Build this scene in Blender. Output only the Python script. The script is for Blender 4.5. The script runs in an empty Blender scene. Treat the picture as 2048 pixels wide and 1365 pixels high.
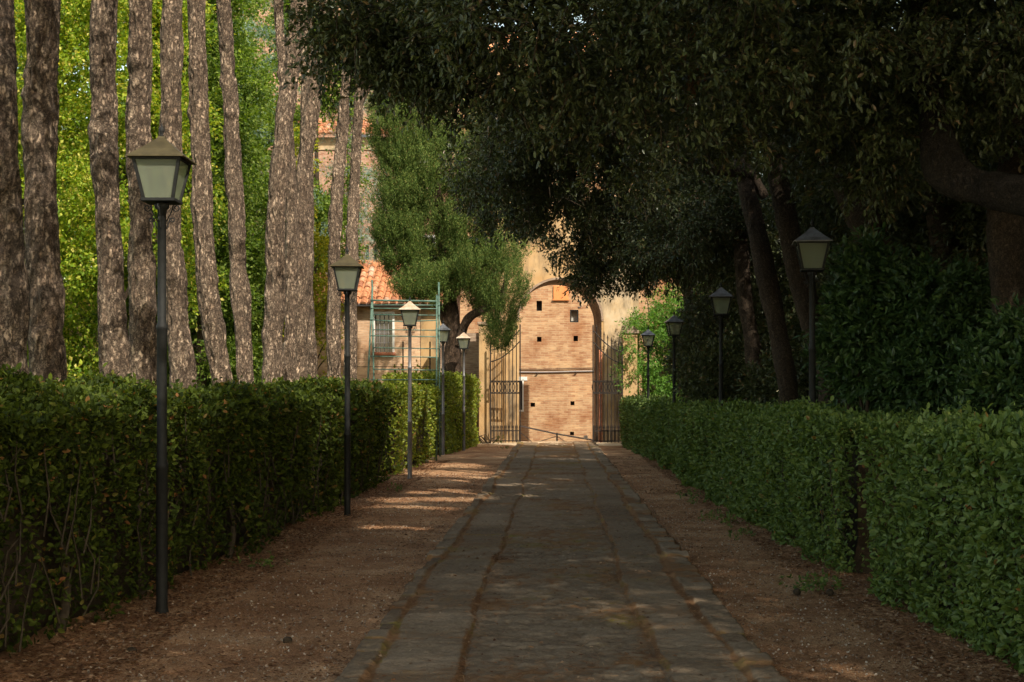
import bpy, math, random
import numpy as np
from mathutils import Vector, Matrix

random.seed(7)
RNG = np.random.default_rng(11)
F = 2880.0; VPX = 1112.0; VPY = 787.0; EYE = 1.6
S = bpy.context.scene
COL = S.collection

def W(px, py, Y):
    return np.array([(px - VPX) / F * Y, Y, EYE - (py - VPY) / F * Y])

# ------------------------------------------------------------------ objects
def empty(name, loc, label=None, cat=None, group=None, rz=0.0):
    o = bpy.data.objects.new(name, None); COL.objects.link(o)
    o.location = loc; o.rotation_euler = (0, 0, rz); o.empty_display_size = 0.2
    if label: o['label'] = label
    if cat: o['category'] = cat
    if group: o['group'] = group
    return o

def tag(o, label=None, cat=None, group=None, kind=None):
    if label: o['label'] = label
    if cat: o['category'] = cat
    if group: o['group'] = group
    if kind: o['kind'] = kind
    return o

def mesh_np(name, V, faces_by_size, mat, parent=None, smooth=True, attrs=None, origin=None):
    """faces_by_size: list of (N,k) int arrays. V in the parent's frame (or minus origin)."""
    V = np.asarray(V, np.float32)
    if origin is not None: V = V - np.asarray(origin, np.float32)
    me = bpy.data.meshes.new(name)
    me.vertices.add(len(V)); me.vertices.foreach_set('co', V.ravel())
    loops = np.concatenate([f.ravel() for f in faces_by_size]).astype(np.int32)
    tot = np.concatenate([np.full(len(f), f.shape[1], np.int32) for f in faces_by_size])
    start = np.concatenate([[0], np.cumsum(tot)[:-1]]).astype(np.int32)
    me.loops.add(len(loops)); me.loops.foreach_set('vertex_index', loops)
    me.polygons.add(len(tot)); me.polygons.foreach_set('loop_start', start)
    try: me.polygons.foreach_set('loop_total', tot)
    except Exception: pass
    me.update(calc_edges=True)
    me.polygons.foreach_set('use_smooth', np.full(len(tot), smooth, bool))
    if attrs:
        for k, a in attrs.items():
            at = me.attributes.new(k, 'FLOAT', 'POINT'); at.data.foreach_set('value', np.asarray(a, np.float32))
    me.materials.append(mat)
    o = bpy.data.objects.new(name, me); COL.objects.link(o)
    if parent is not None: o.parent = parent
    return o

class MB:
    def __init__(s): s.V = []; s.F = {}; s.n = 0
    def add(s, V, *Fs):
        V = np.asarray(V, float)
        for f in Fs:
            f = np.asarray(f, int)
            if f.size: s.F.setdefault(f.shape[1], []).append(f + s.n)
        s.V.append(V); s.n += len(V)
    def box(s, c, d, rz=0.0, R=None, bevel=0.0):
        x, y, z = [v / 2 for v in d]
        if bevel > 0:
            b = min(bevel, x * .9, y * .9, z * .9); P = []
            pts = []
            for sx in (-1, 1):
                for sy in (-1, 1):
                    for sz in (-1, 1):
                        pts += [(sx * x, sy * (y - b), sz * (z - b)), (sx * (x - b), sy * y, sz * (z - b)), (sx * (x - b), sy * (y - b), sz * z)]
            idx = lambda sx, sy, sz, a: (((sx > 0) * 4) + ((sy > 0) * 2) + (sz > 0)) * 3 + a
            q = []; t = []
            for sg in (-1, 1):
                fl = 1 if sg > 0 else -1
                a = [idx(sg, -1, -1, 0), idx(sg, 1, -1, 0), idx(sg, 1, 1, 0), idx(sg, -1, 1, 0)]; q.append(a[::fl])
                a = [idx(-1, sg, -1, 1), idx(-1, sg, 1, 1), idx(1, sg, 1, 1), idx(1, sg, -1, 1)]; q.append(a[::fl])
                a = [idx(-1, -1, sg, 2), idx(1, -1, sg, 2), idx(1, 1, sg, 2), idx(-1, 1, sg, 2)]; q.append(a[::fl])
            for a in (-1, 1):
                for c2 in (-1, 1):
                    e = [idx(a, c2, -1, 0), idx(a, c2, 1, 0), idx(a, c2, 1, 1), idx(a, c2, -1, 1)]; q.append(e if a * c2 < 0 else e[::-1])
                    e = [idx(a, -1, c2, 0), idx(a, -1, c2, 2), idx(a, 1, c2, 2), idx(a, 1, c2, 0)]; q.append(e)
                    e = [idx(-1, a, c2, 1), idx(1, a, c2, 1), idx(1, a, c2, 2), idx(-1, a, c2, 2)]; q.append(e)
                    for d2 in (-1, 1): t.append([idx(a, c2, d2, 0), idx(a, c2, d2, 1), idx(a, c2, d2, 2)])
            V = np.array(pts, float); Fs = (np.array(q), np.array(t))
        else:
            V = np.array([(-x, -y, -z), (x, -y, -z), (x, y, -z), (-x, y, -z), (-x, -y, z), (x, -y, z), (x, y, z), (-x, y, z)])
            Fs = (np.array([(0, 3, 2, 1), (4, 5, 6, 7), (0, 1, 5, 4), (1, 2, 6, 5), (2, 3, 7, 6), (3, 0, 4, 7)]),)
        if R is not None: V = V @ np.asarray(R).T
        elif rz:
            c_, s_ = math.cos(rz), math.sin(rz); V = V @ np.array([[c_, s_, 0], [-s_, c_, 0], [0, 0, 1]])
        s.add(V + np.asarray(c, float), *Fs)
    def tube(s, pts, rad, n=8, cap=True):
        V, Fq = tube(pts, rad, n)
        m = len(V) // n
        s.add(V, Fq)
        if cap:
            s.F.setdefault(n, []).append(np.array([list(range(n))[::-1]]) + s.n - len(V))
            s.F.setdefault(n, []).append(np.array([list(range((m - 1) * n, m * n))]) + s.n - len(V))
    def lathe(s, c, prof, n=16):
        prof = np.asarray(prof, float); k = len(prof)
        a = np.linspace(0, 2 * np.pi, n, endpoint=False)
        V = np.stack([prof[:, 0:1] * np.cos(a), prof[:, 0:1] * np.sin(a), np.repeat(prof[:, 1:2], n, 1)], -1).reshape(-1, 3) + np.asarray(c)
        s.add(V, grid_faces(k, n, True))
    def build(s, name, mat, parent=None, smooth=False, origin=None):
        fs = [np.concatenate(v) for v in s.F.values()]
        return mesh_np(name, np.concatenate(s.V), fs, mat, parent, smooth, origin=origin)

def grid_faces(rows, n, wrap):
    i = np.arange(rows - 1)[:, None]; j = np.arange(n if wrap else n - 1)[None, :]
    j2 = (j + 1) % n
    return np.stack([i * n + j, i * n + j2, (i + 1) * n + j2, (i + 1) * n + j], -1).reshape(-1, 4)

def frames(P):
    T = np.gradient(P, axis=0); T /= np.linalg.norm(T, axis=1, keepdims=True) + 1e-9
    ref = np.array([1.0, 0, 0]) if abs(T[0, 0]) < .8 else np.array([0, 1.0, 0])
    U = np.empty_like(P); u = ref - T[0] * (ref @ T[0]); u /= np.linalg.norm(u)
    for i in range(len(P)):
        u = u - T[i] * (u @ T[i]); u /= np.linalg.norm(u) + 1e-9; U[i] = u
    return T, U, np.cross(T, U)

def tube(pts, rad, n=8, disp=None):
    P = np.asarray(pts, float); r = np.broadcast_to(np.asarray(rad, float), (len(P),))
    T, U, B = frames(P)
    a = np.linspace(0, 2 * np.pi, n, endpoint=False)
    D = U[:, None, :] * np.cos(a)[None, :, None] + B[:, None, :] * np.sin(a)[None, :, None]
    R = np.repeat(r[:, None], n, 1)
    V = P[:, None, :] + D * R[..., None]
    if disp is not None: V = V + D * disp(V.reshape(-1, 3)).reshape(len(P), n)[..., None]
    return V.reshape(-1, 3), grid_faces(len(P), n, True)

def spline(pts, m):
    P = np.asarray(pts, float); k = len(P)
    if k == 2: return P[0] + (P[1] - P[0]) * np.linspace(0, 1, m)[:, None]
    Q = np.vstack([2 * P[0] - P[1], P, 2 * P[-1] - P[-2]])
    t = np.linspace(0, k - 1 - 1e-6, m); i = t.astype(int); f = (t - i)[:, None]
    a, b, c, d = Q[i], Q[i + 1], Q[i + 2], Q[i + 3]
    return .5 * (2 * b + (c - a) * f + (2 * a - 5 * b + 4 * c - d) * f ** 2 + (3 * b - a - 3 * c + d) * f ** 3)

def hash3(i, seed):
    i = i.astype(np.uint32)
    h = i[..., 0] * np.uint32(374761393) + i[..., 1] * np.uint32(668265263) + i[..., 2] * np.uint32(2147483647) + np.uint32(seed * 974711 + 17)
    h = (h ^ (h >> np.uint32(13))) * np.uint32(1274126177)
    h = (h ^ (h >> np.uint32(16))) * np.uint32(2246822519)
    return ((h ^ (h >> np.uint32(15))) & np.uint32(0xFFFFFF)).astype(np.float64) / 0xFFFFFF

def vnoise(P, seed=0):
    P = np.asarray(P, float); i0 = np.floor(P).astype(np.int64); f = P - i0; f = f * f * (3 - 2 * f)
    r = 0
    for dx in (0, 1):
        for dy in (0, 1):
            for dz in (0, 1):
                w = (f[..., 0] if dx else 1 - f[..., 0]) * (f[..., 1] if dy else 1 - f[..., 1]) * (f[..., 2] if dz else 1 - f[..., 2])
                r = r + w * hash3(i0 + np.array([dx, dy, dz]), seed)
    return r * 2 - 1

def fbm(P, o=3, seed=0):
    r = 0; a = 1.0
    for k in range(o): r = r + a * vnoise(P * 2 ** k, seed + k); a *= .5
    return r

# ------------------------------------------------------------------ materials
def new_mat(name):
    m = bpy.data.materials.new(name); m.use_nodes = True
    nt = m.node_tree; nt.nodes.clear()
    out = nt.nodes.new('ShaderNodeOutputMaterial')
    return m, nt, out

def nd(nt, t, **kw):
    n = nt.nodes.new(t)
    for k, v in kw.items():
        if k in ('operation', 'data_type', 'blend_type', 'feature', 'distance', 'noise_dimensions', 'offset', 'squash', 'offset_frequency', 'attribute_name', 'interpolation_type', 'clamp'):
            setattr(n, k, v)
        else: n.inputs[k].default_value = v
    return n

def ramp(nt, stops, interp='LINEAR'):
    r = nt.nodes.new('ShaderNodeValToRGB'); cr = r.color_ramp; cr.interpolation = interp
    while len(cr.elements) < len(stops): cr.elements.new(0.5)
    for e, (p, c) in zip(cr.elements, stops):
        e.position = p; e.color = (*c, 1) if len(c) == 3 else c
    return r

def leaf_mat(name, stops, trans=.35, tcol=None, rough=.4, spec=.5):
    m, nt, out = new_mat(name); L = nt.links
    g = nt.nodes.new('ShaderNodeNewGeometry')
    r = ramp(nt, stops); L.new(g.outputs['Random Per Island'], r.inputs[0])
    b = nd(nt, 'ShaderNodeBsdfPrincipled', Roughness=rough); b.inputs['Specular IOR Level'].default_value = spec
    L.new(r.outputs[0], b.inputs['Base Color'])
    t = nt.nodes.new('ShaderNodeBsdfTranslucent')
    mm = nt.nodes.new('ShaderNodeMix'); mm.data_type = 'RGBA'; mm.blend_type = 'MULTIPLY'; mm.inputs[0].default_value = 1
    L.new(r.outputs[0], mm.inputs[6]); mm.inputs[7].default_value = (*(tcol or (1.6, 1.7, .6)), 1)
    L.new(mm.outputs[2], t.inputs['Color'])
    x = nt.nodes.new('ShaderNodeMixShader'); x.inputs[0].default_value = trans
    L.new(b.outputs[0], x.inputs[1]); L.new(t.outputs[0], x.inputs[2]); L.new(x.outputs[0], out.inputs[0])
    return m

def plain(name, col, rough=.6, metal=0.0, var=.25, scale=12, bump=.0, spec=.5, col2=None):
    m, nt, out = new_mat(name); L = nt.links
    tc = nt.nodes.new('ShaderNodeTexCoord')
    n = nd(nt, 'ShaderNodeTexNoise', Scale=scale, Detail=5.0, Roughness=.65); L.new(tc.outputs['Object'], n.inputs['Vector'])
    c2 = col2 or tuple(c * (1 - var) for c in col)
    r = ramp(nt, [(.3, c2), (.7, tuple(min(1, c * (1 + var)) for c in col))]); L.new(n.outputs[0], r.inputs[0])
    b = nd(nt, 'ShaderNodeBsdfPrincipled', Roughness=rough, Metallic=metal); b.inputs['Specular IOR Level'].default_value = spec
    L.new(r.outputs[0], b.inputs['Base Color'])
    if bump:
        bp = nd(nt, 'ShaderNodeBump', Strength=bump, Distance=.01); L.new(n.outputs[0], bp.inputs['Height']); L.new(bp.outputs[0], b.inputs['Normal'])
    L.new(b.outputs[0], out.inputs[0]); return m

def bark_mat(name, plate, plate2, crack, sx=9.0, sz=3.2, bump=.9, rough=.9, fiss=False):
    m, nt, out = new_mat(name); L = nt.links
    tc = nt.nodes.new('ShaderNodeTexCoord')
    wn = nd(nt, 'ShaderNodeTexNoise', Scale=14.0, Detail=6.0, Roughness=.75); L.new(tc.outputs['Object'], wn.inputs['Vector'])
    mx = nt.nodes.new('ShaderNodeMix'); mx.data_type = 'RGBA'; mx.blend_type = 'ADD'; mx.inputs[0].default_value = .16
    L.new(tc.outputs['Object'], mx.inputs[6]); L.new(wn.outputs['Color'], mx.inputs[7])
    mp = nt.nodes.new('ShaderNodeMapping'); mp.inputs['Scale'].default_value = (sx, sx, sz); L.new(mx.outputs[2], mp.inputs['Vector'])
    v = nd(nt, 'ShaderNodeTexVoronoi', feature='DISTANCE_TO_EDGE', Scale=1.6); L.new(mp.outputs[0], v.inputs['Vector'])
    v2 = nd(nt, 'ShaderNodeTexVoronoi', Scale=1.6); L.new(mp.outputs[0], v2.inputs['Vector'])
    n = nd(nt, 'ShaderNodeTexNoise', Scale=4.0, Detail=7.0, Roughness=.7); L.new(mp.outputs[0], n.inputs['Vector'])
    n2 = nd(nt, 'ShaderNodeTexNoise', Scale=1.6, Detail=3.0); L.new(tc.outputs['Object'], n2.inputs['Vector'])
    pr = ramp(nt, [(.25, plate2), (.75, plate)])
    ad = nd(nt, 'ShaderNodeMath', operation='MULTIPLY_ADD'); ad.inputs[1].default_value = .5; L.new(v2.outputs['Color'], ad.inputs[0])
    ml = nd(nt, 'ShaderNodeMath', operation='MULTIPLY'); ml.inputs[1].default_value = .55; L.new(n.outputs[0], ml.inputs[0]); L.new(ml.outputs[0], ad.inputs[2])
    L.new(ad.outputs[0], pr.inputs[0])
    er = ramp(nt, [(.02, (0, 0, 0)), (.30, (1, 1, 1))]); 
    en = nd(nt, 'ShaderNodeMath', operation='MULTIPLY_ADD'); L.new(n.outputs[0], en.inputs[0]); en.inputs[1].default_value = .42; L.new(v.outputs['Distance'], en.inputs[2])
    en2 = nd(nt, 'ShaderNodeMath', operation='SUBTRACT'); L.new(en.outputs[0], en2.inputs[0]); en2.inputs[1].default_value = .17
    if fiss:
        mf = nt.nodes.new('ShaderNodeMapping'); mf.inputs['Scale'].default_value = (12, 12, 2.3); L.new(mx.outputs[2], mf.inputs['Vector'])
        nf = nd(nt, 'ShaderNodeTexNoise', Scale=1.0, Detail=4.0, Roughness=.6); L.new(mf.outputs[0], nf.inputs['Vector'])
        f1 = nd(nt, 'ShaderNodeMath', operation='SUBTRACT'); L.new(nf.outputs[0], f1.inputs[0]); f1.inputs[1].default_value = .5
        f2 = nd(nt, 'ShaderNodeMath', operation='ABSOLUTE'); L.new(f1.outputs[0], f2.inputs[0])
        f3 = nd(nt, 'ShaderNodeMath', operation='MULTIPLY'); L.new(f2.outputs[0], f3.inputs[0]); f3.inputs[1].default_value = 5.0
        f4 = nd(nt, 'ShaderNodeMath', operation='MINIMUM'); L.new(f3.outputs[0], f4.inputs[0]); L.new(en2.outputs[0], f4.inputs[1]); L.new(f4.outputs[0], er.inputs[0])
    else: L.new(en2.outputs[0], er.inputs[0])
    c = nt.nodes.new('ShaderNodeMix'); c.data_type = 'RGBA'; L.new(er.outputs[0], c.inputs[0]); c.inputs[6].default_value = (*crack, 1); L.new(pr.outputs[0], c.inputs[7])
    big = ramp(nt, [(.35, (.74, .72, .70)), (.65, (1.08, 1.06, 1.04))]); L.new(n2.outputs[0], big.inputs[0])
    c2 = nt.nodes.new('ShaderNodeMix'); c2.data_type = 'RGBA'; c2.blend_type = 'MULTIPLY'; c2.inputs[0].default_value = 1
    L.new(c.outputs[2], c2.inputs[6]); L.new(big.outputs[0], c2.inputs[7])
    b = nd(nt, 'ShaderNodeBsdfPrincipled', Roughness=rough); b.inputs['Specular IOR Level'].default_value = .25
    L.new(c2.outputs[2], b.inputs['Base Color'])
    h = nd(nt, 'ShaderNodeMath', operation='MULTIPLY_ADD'); L.new(n.outputs[0], h.inputs[0]); h.inputs[1].default_value = .7; L.new(er.outputs[0], h.inputs[2])
    bp = nd(nt, 'ShaderNodeBump', Strength=bump, Distance=.025); L.new(h.outputs[0], bp.inputs['Height']); L.new(bp.outputs[0], b.inputs['Normal'])
    L.new(b.outputs[0], out.inputs[0]); return m

def brick_mat(name, c1, c2, mortar, stain=(.5, .4, .35), scale=1.0, bw=.26, bh=.065, contrast=1.0):
    m, nt, out = new_mat(name); L = nt.links
    tc = nt.nodes.new('ShaderNodeTexCoord'); sp = nt.nodes.new('ShaderNodeSeparateXYZ'); L.new(tc.outputs['Object'], sp.inputs[0])
    ad = nd(nt, 'ShaderNodeMath', operation='ADD'); L.new(sp.outputs[0], ad.inputs[0]); L.new(sp.outputs[1], ad.inputs[1])
    cb = nt.nodes.new('ShaderNodeCombineXYZ'); L.new(ad.outputs[0], cb.inputs[0]); L.new(sp.outputs[2], cb.inputs[1])
    b = nd(nt, 'ShaderNodeTexBrick', Scale=1.0); L.new(cb.outputs[0], b.inputs['Vector'])
    b.inputs['Color1'].default_value = (*c1, 1); b.inputs['Color2'].default_value = (*c2, 1); b.inputs['Mortar'].default_value = (*mortar, 1)
    b.inputs['Mortar Size'].default_value = .008; b.inputs['Brick Width'].default_value = bw; b.inputs['Row Height'].default_value = bh; b.inputs['Mortar Smooth'].default_value = .3
    n = nd(nt, 'ShaderNodeTexNoise', Scale=.9, Detail=6.0, Roughness=.6); L.new(tc.outputs['Object'], n.inputs['Vector'])
    mp = nt.nodes.new('ShaderNodeMapping'); mp.inputs['Scale'].default_value = (3, 3, 15); L.new(tc.outputs['Object'], mp.inputs['Vector'])
    n2 = nd(nt, 'ShaderNodeTexNoise', Scale=1.2, Detail=4.0, Roughness=.7); L.new(mp.outputs[0], n2.inputs['Vector'])
    r = ramp(nt, [(.36, stain), (.52, (1, 1, 1)), (.68, (1.2, 1.17, 1.1))]); L.new(n.outputs[0], r.inputs[0])
    r2 = ramp(nt, [(.3, (.62, .5, .46)), (.48, (1, 1, 1)), (.72, (1.15, 1.2, 1.2))]); L.new(n2.outputs[0], r2.inputs[0])
    x = nt.nodes.new('ShaderNodeMix'); x.data_type = 'RGBA'; x.blend_type = 'MULTIPLY'; x.inputs[0].default_value = 1; L.new(b.outputs[0], x.inputs[6]); L.new(r.outputs[0], x.inputs[7])
    y = nt.nodes.new('ShaderNodeMix'); y.data_type = 'RGBA'; y.blend_type = 'MULTIPLY'; y.inputs[0].default_value = contrast; L.new(x.outputs[2], y.inputs[6]); L.new(r2.outputs[0], y.inputs[7])
    p = nd(nt, 'ShaderNodeBsdfPrincipled', Roughness=.88); p.inputs['Specular IOR Level'].default_value = .2
    L.new(y.outputs[2], p.inputs['Base Color'])
    bp = nd(nt, 'ShaderNodeBump', Strength=.5, Distance=.012); bp.invert = True; L.new(b.outputs['Fac'], bp.inputs['Height']); L.new(bp.outputs[0], p.inputs['Normal'])
    L.new(p.outputs[0], out.inputs[0]); return m

def stucco_mat(name, base, pale, dirt, dirt_amt=.5):
    m, nt, out = new_mat(name); L = nt.links
    tc = nt.nodes.new('ShaderNodeTexCoord')
    n = nd(nt, 'ShaderNodeTexNoise', Scale=1.3, Detail=7.0, Roughness=.65); L.new(tc.outputs['Object'], n.inputs['Vector'])
    mp = nt.nodes.new('ShaderNodeMapping'); mp.inputs['Scale'].default_value = (1.7, 1.7, .55); L.new(tc.outputs['Object'], mp.inputs['Vector'])
    n2 = nd(nt, 'ShaderNodeTexNoise', Scale=1.0, Detail=6.0, Roughness=.7); L.new(mp.outputs[0], n2.inputs['Vector'])
    r = ramp(nt, [(.35, base), (.62, tuple((a + b) / 2 for a, b in zip(base, pale))), (.7, pale)]); L.new(n.outputs[0], r.inputs[0])
    d = ramp(nt, [(.47, (0, 0, 0)), (.66, (dirt_amt,) * 3)]); L.new(n2.outputs[0], d.inputs[0])
    x = nt.nodes.new('ShaderNodeMix'); x.data_type = 'RGBA'; L.new(d.outputs[0], x.inputs[0]); L.new(r.outputs[0], x.inputs[6]); x.inputs[7].default_value = (*dirt, 1)
    p = nd(nt, 'ShaderNodeBsdfPrincipled', Roughness=.9); p.inputs['Specular IOR Level'].default_value = .2; L.new(x.outputs[2], p.inputs['Base Color'])
    bp = nd(nt, 'ShaderNodeBump', Strength=.35, Distance=.02); L.new(n.outputs[0], bp.inputs['Height']); L.new(bp.outputs[0], p.inputs['Normal'])
    L.new(p.outputs[0], out.inputs[0]); return m

M = {}
M['oak'] = leaf_mat('oak_leaf', [(0, (.030, .038, .014)), (.45, (.054, .068, .025)), (.8, (.082, .092, .036)), (.93, (.095, .12, .042)), (.975, (.17, .11, .055))], .15, (1.4, 1.5, .4), .42, .4)
M['hedge_r'] = leaf_mat('hedge_leaf', [(0, (.052, .086, .022)), (.5, (.104, .155, .036)), (.9, (.15, .20, .05)), (.985, (.16, .20, .055)), (1, (.25, .10, .03))], .2, (1.6, 1.7, .5), .42, .22)
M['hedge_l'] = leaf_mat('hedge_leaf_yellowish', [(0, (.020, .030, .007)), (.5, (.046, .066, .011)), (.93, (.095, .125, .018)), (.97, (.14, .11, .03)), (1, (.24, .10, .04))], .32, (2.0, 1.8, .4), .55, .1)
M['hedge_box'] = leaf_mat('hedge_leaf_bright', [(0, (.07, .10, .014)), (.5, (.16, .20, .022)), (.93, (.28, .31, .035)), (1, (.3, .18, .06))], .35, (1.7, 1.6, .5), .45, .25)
M['laurel'] = leaf_mat('laurel_leaf', [(0, (.020, .042, .014)), (.6, (.042, .078, .024)), (1, (.075, .12, .034))], .15, (1.5, 1.8, .5), .42, .3)
M['linden'] = leaf_mat('linden_leaf', [(0, (.08, .15, .015)), (.4, (.17, .27, .022)), (.8, (.34, .40, .04)), (1, (.62, .52, .16))], .45, (1.8, 1.6, .5), .5, .2)
M['linden_dark'] = leaf_mat('maple_leaf', [(0, (.05, .09, .018)), (.5, (.11, .17, .028)), (1, (.22, .27, .05))], .4, (1.7, 1.9, .5), .5, .2)
M['acacia'] = leaf_mat('acacia_leaf', [(0, (.06, .14, .025)), (.6, (.12, .25, .04)), (1, (.2, .33, .07))], .4, (1.6, 1.6, .5), .5, .2)
M['cypress'] = leaf_mat('cypress_leaf', [(0, (.040, .072, .016)), (.5, (.095, .148, .034)), (.9, (.18, .23, .055)), (1, (.22, .18, .06))], .15, (1.5, 1.6, .5), .6, .15)
M['cedar'] = leaf_mat('cedar_needle', [(0, (.10, .17, .13)), (.6, (.20, .29, .235)), (1, (.32, .40, .33))], .15, (1, 1.2, 1), .6, .2)
M['yew'] = leaf_mat('golden_shrub_leaf', [(0, (.13, .16, .01)), (.6, (.26, .28, .015)), (1, (.42, .40, .04))], .4, (1.8, 1.6, .4), .5, .2)
M['pine'] = leaf_mat('pine_needle', [(0, (.03, .05, .015)), (1, (.07, .10, .03))], .1, None, .5, .2)
M['litter'] = leaf_mat('dead_leaf', [(0, (.075, .032, .016)), (.45, (.17, .085, .042)), (.85, (.28, .16, .085)), (1, (.42, .30, .19))], .1, (1.2, 1, .8), .7, .15)
M['needles'] = leaf_mat('dead_needle', [(0, (.13, .055, .025)), (.6, (.24, .115, .05)), (1, (.36, .21, .10))], .05, None, .7, .15)
M['pebble'] = leaf_mat('pebble_stone', [(0, (.20, .14, .10)), (.6, (.42, .33, .25)), (1, (.62, .54, .44))], 0, None, .9, .1)
M['grass'] = leaf_mat('grass_blade', [(0, (.05, .12, .015)), (.6, (.10, .21, .02)), (1, (.22, .30, .04))], .35, (1.6, 1.7, .5), .5, .2)
M['twig'] = plain('twig_bark', (.045, .032, .02), .9, 0, .4, 30, .5, .2)
M['stem'] = plain('stem_bark', (.055, .042, .028), .9, 0, .4, 25, .6, .2)
M['pinebark'] = bark_mat('pine_bark', (.74, .56, .40), (.40, .275, .19), (.04, .026, .018), 13, 4.2, 1.0, fiss=True)
M['oakbark'] = bark_mat('oak_bark', (.19, .135, .09), (.10, .07, .046), (.03, .02, .014), 26, 8, .9)
M['oakdark'] = bark_mat('silhouette_oak_bark', (.10, .075, .052), (.05, .036, .026), (.014, .010, .008), 30, 12, 1.0)  # darker oak bark copy; the limb's silhouette shade is put into the colour
M['cypbark'] = bark_mat('cypress_bark', (.20, .13, .085), (.11, .07, .045), (.03, .02, .014), 20, 2.5, .8)
M['iron'] = plain('black_iron', (.013, .013, .012), .7, .1, .4, 20, .2, .3)
M['gateiron'] = plain('gate_iron', (.028, .021, .017), .6, .3, .35, 20, .15, .3)
M['steel'] = plain('grey_post_paint', (.16, .15, .15), .45, .4, .2, 15, .1, .5)
M['tin'] = plain('weathered_tin', (.15, .15, .155), .5, .5, .45, 9, .25, .4, (.075, .068, .06))
M['tinbrown'] = plain('brown_tin', (.085, .066, .032), .55, .35, .3, 9, .2, .3)
M['tinpale'] = plain('pale_rusty_tin', (.50, .43, .34), .55, .1, .2, 7, .2, .3, (.38, .20, .09))
M['green'] = plain('green_paint', (.10, .165, .125), .45, .1, .3, 10, .1, .4, (.045, .085, .06))
M['white'] = plain('white_paint', (.72, .70, .64), .6, 0, .08, 8)
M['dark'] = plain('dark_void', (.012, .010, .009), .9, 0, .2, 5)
M['stucco'] = stucco_mat('ochre_stucco', (.44, .265, .115), (.54, .39, .22), (.14, .11, .075), .9)
M['stuccoold'] = stucco_mat('weathered_stucco', (.46, .30, .14), (.62, .54, .42), (.12, .10, .07), .9)
M['brick'] = brick_mat('buff_brick', (.365, .195, .105), (.50, .32, .178), (.44, .32, .195), (.74, .58, .50), bw=.29, bh=.085)
M['brickdark'] = brick_mat('grey_brick', (.25, .17, .12), (.34, .24, .17), (.30, .24, .18))
M['brickpink'] = brick_mat('pink_brick', (.36, .19, .125), (.46, .28, .19), (.42, .31, .23), (.75, .62, .56))
M['brickhouse'] = brick_mat('house_brick', (.48, .30, .18), (.58, .38, .24), (.50, .36, .25), (.8, .7, .62))
M['brickred'] = brick_mat('red_brick', (.40, .12, .06), (.50, .18, .10), (.4, .25, .17))
M['terra'] = plain('terracotta', (.60, .22, .085), .8, 0, .35, 5, .3, .2, (.42, .24, .14))
M['plaque'] = plain('orange_terracotta', (.66, .25, .09), .8, 0, .2, 3, .2, .2)
M['bulb'] = plain('silhouette_bulb', (.05, .045, .04), .4, 0, .1, 10)  # backlit silhouette of the bulb put into its dark colour
M['concrete'] = plain('grey_cable_paint', (.30, .28, .27), .6, 0, .2, 10)

# frosted glass of the lanterns
m, nt, out = new_mat('frosted_glass'); L = nt.links
d = nd(nt, 'ShaderNodeBsdfPrincipled', Roughness=.25); d.inputs['Base Color'].default_value = (.66, .68, .58, 1)
t = nt.nodes.new('ShaderNodeBsdfTranslucent'); t.inputs[0].default_value = (.82, .84, .70, 1)
tr = nt.nodes.new('ShaderNodeBsdfTransparent'); tr.inputs[0].default_value = (.75, .78, .68, 1)
a1 = nt.nodes.new('ShaderNodeMixShader'); a1.inputs[0].default_value = .6; L.new(d.outputs[0], a1.inputs[1]); L.new(t.outputs[0], a1.inputs[2])
a2 = nt.nodes.new('ShaderNodeMixShader'); a2.inputs[0].default_value = .72; L.new(a1.outputs[0], a2.inputs[1]); L.new(tr.outputs[0], a2.inputs[2])
L.new(a2.outputs[0], out.inputs[0]); M['frost'] = m
m, nt, out = new_mat('window_glass'); L = nt.links
g = nd(nt, 'ShaderNodeBsdfPrincipled', Roughness=.08); g.inputs['Base Color'].default_value = (.06, .055, .06, 1); L.new(g.outputs[0], out.inputs[0]); M['glass'] = m
m, nt, out = new_mat('pale_glass'); L = nt.links
g = nd(nt, 'ShaderNodeBsdfPrincipled', Roughness=.15); g.inputs['Base Color'].default_value = (.42, .41, .36, 1); L.new(g.outputs[0], out.inputs[0]); M['paleglass'] = m

# ground materials
def ground_mat(name, stops, scale=6, fine=90):
    m, nt, out = new_mat(name); L = nt.links
    tc = nt.nodes.new('ShaderNodeTexCoord')
    n = nd(nt, 'ShaderNodeTexNoise', Scale=scale * .2, Detail=5.0, Roughness=.6); L.new(tc.outputs['Object'], n.inputs['Vector'])
    n2 = nd(nt, 'ShaderNodeTexNoise', Scale=fine, Detail=3.0, Roughness=.7); L.new(tc.outputs['Object'], n2.inputs['Vector'])
    v = nd(nt, 'ShaderNodeTexVoronoi', Scale=fine * .6); L.new(tc.outputs['Object'], v.inputs['Vector'])
    a = nd(nt, 'ShaderNodeMath', operation='MULTIPLY_ADD'); L.new(n2.outputs[0], a.inputs[0]); a.inputs[1].default_value = 1.35
    b = nd(nt, 'ShaderNodeMath', operation='MULTIPLY_ADD'); L.new(n.outputs[0], b.inputs[0]); b.inputs[1].default_value = .9; b.inputs[2].default_value = -.62
    L.new(b.outputs[0], a.inputs[2])
    r = ramp(nt, stops); L.new(a.outputs[0], r.inputs[0])
    p = nd(nt, 'ShaderNodeBsdfPrincipled', Roughness=.95); p.inputs['Specular IOR Level'].default_value = .15; L.new(r.outputs[0], p.inputs['Base Color'])
    hh = nd(nt, 'ShaderNodeMath', operation='ADD'); L.new(v.outputs['Distance'], hh.inputs[0]); L.new(n2.outputs[0], hh.inputs[1])
    bp = nd(nt, 'ShaderNodeBump', Strength=.8, Distance=.012); L.new(hh.outputs[0], bp.inputs['Height']); L.new(bp.outputs[0], p.inputs['Normal'])
    L.new(p.outputs[0], out.inputs[0]); return m
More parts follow.
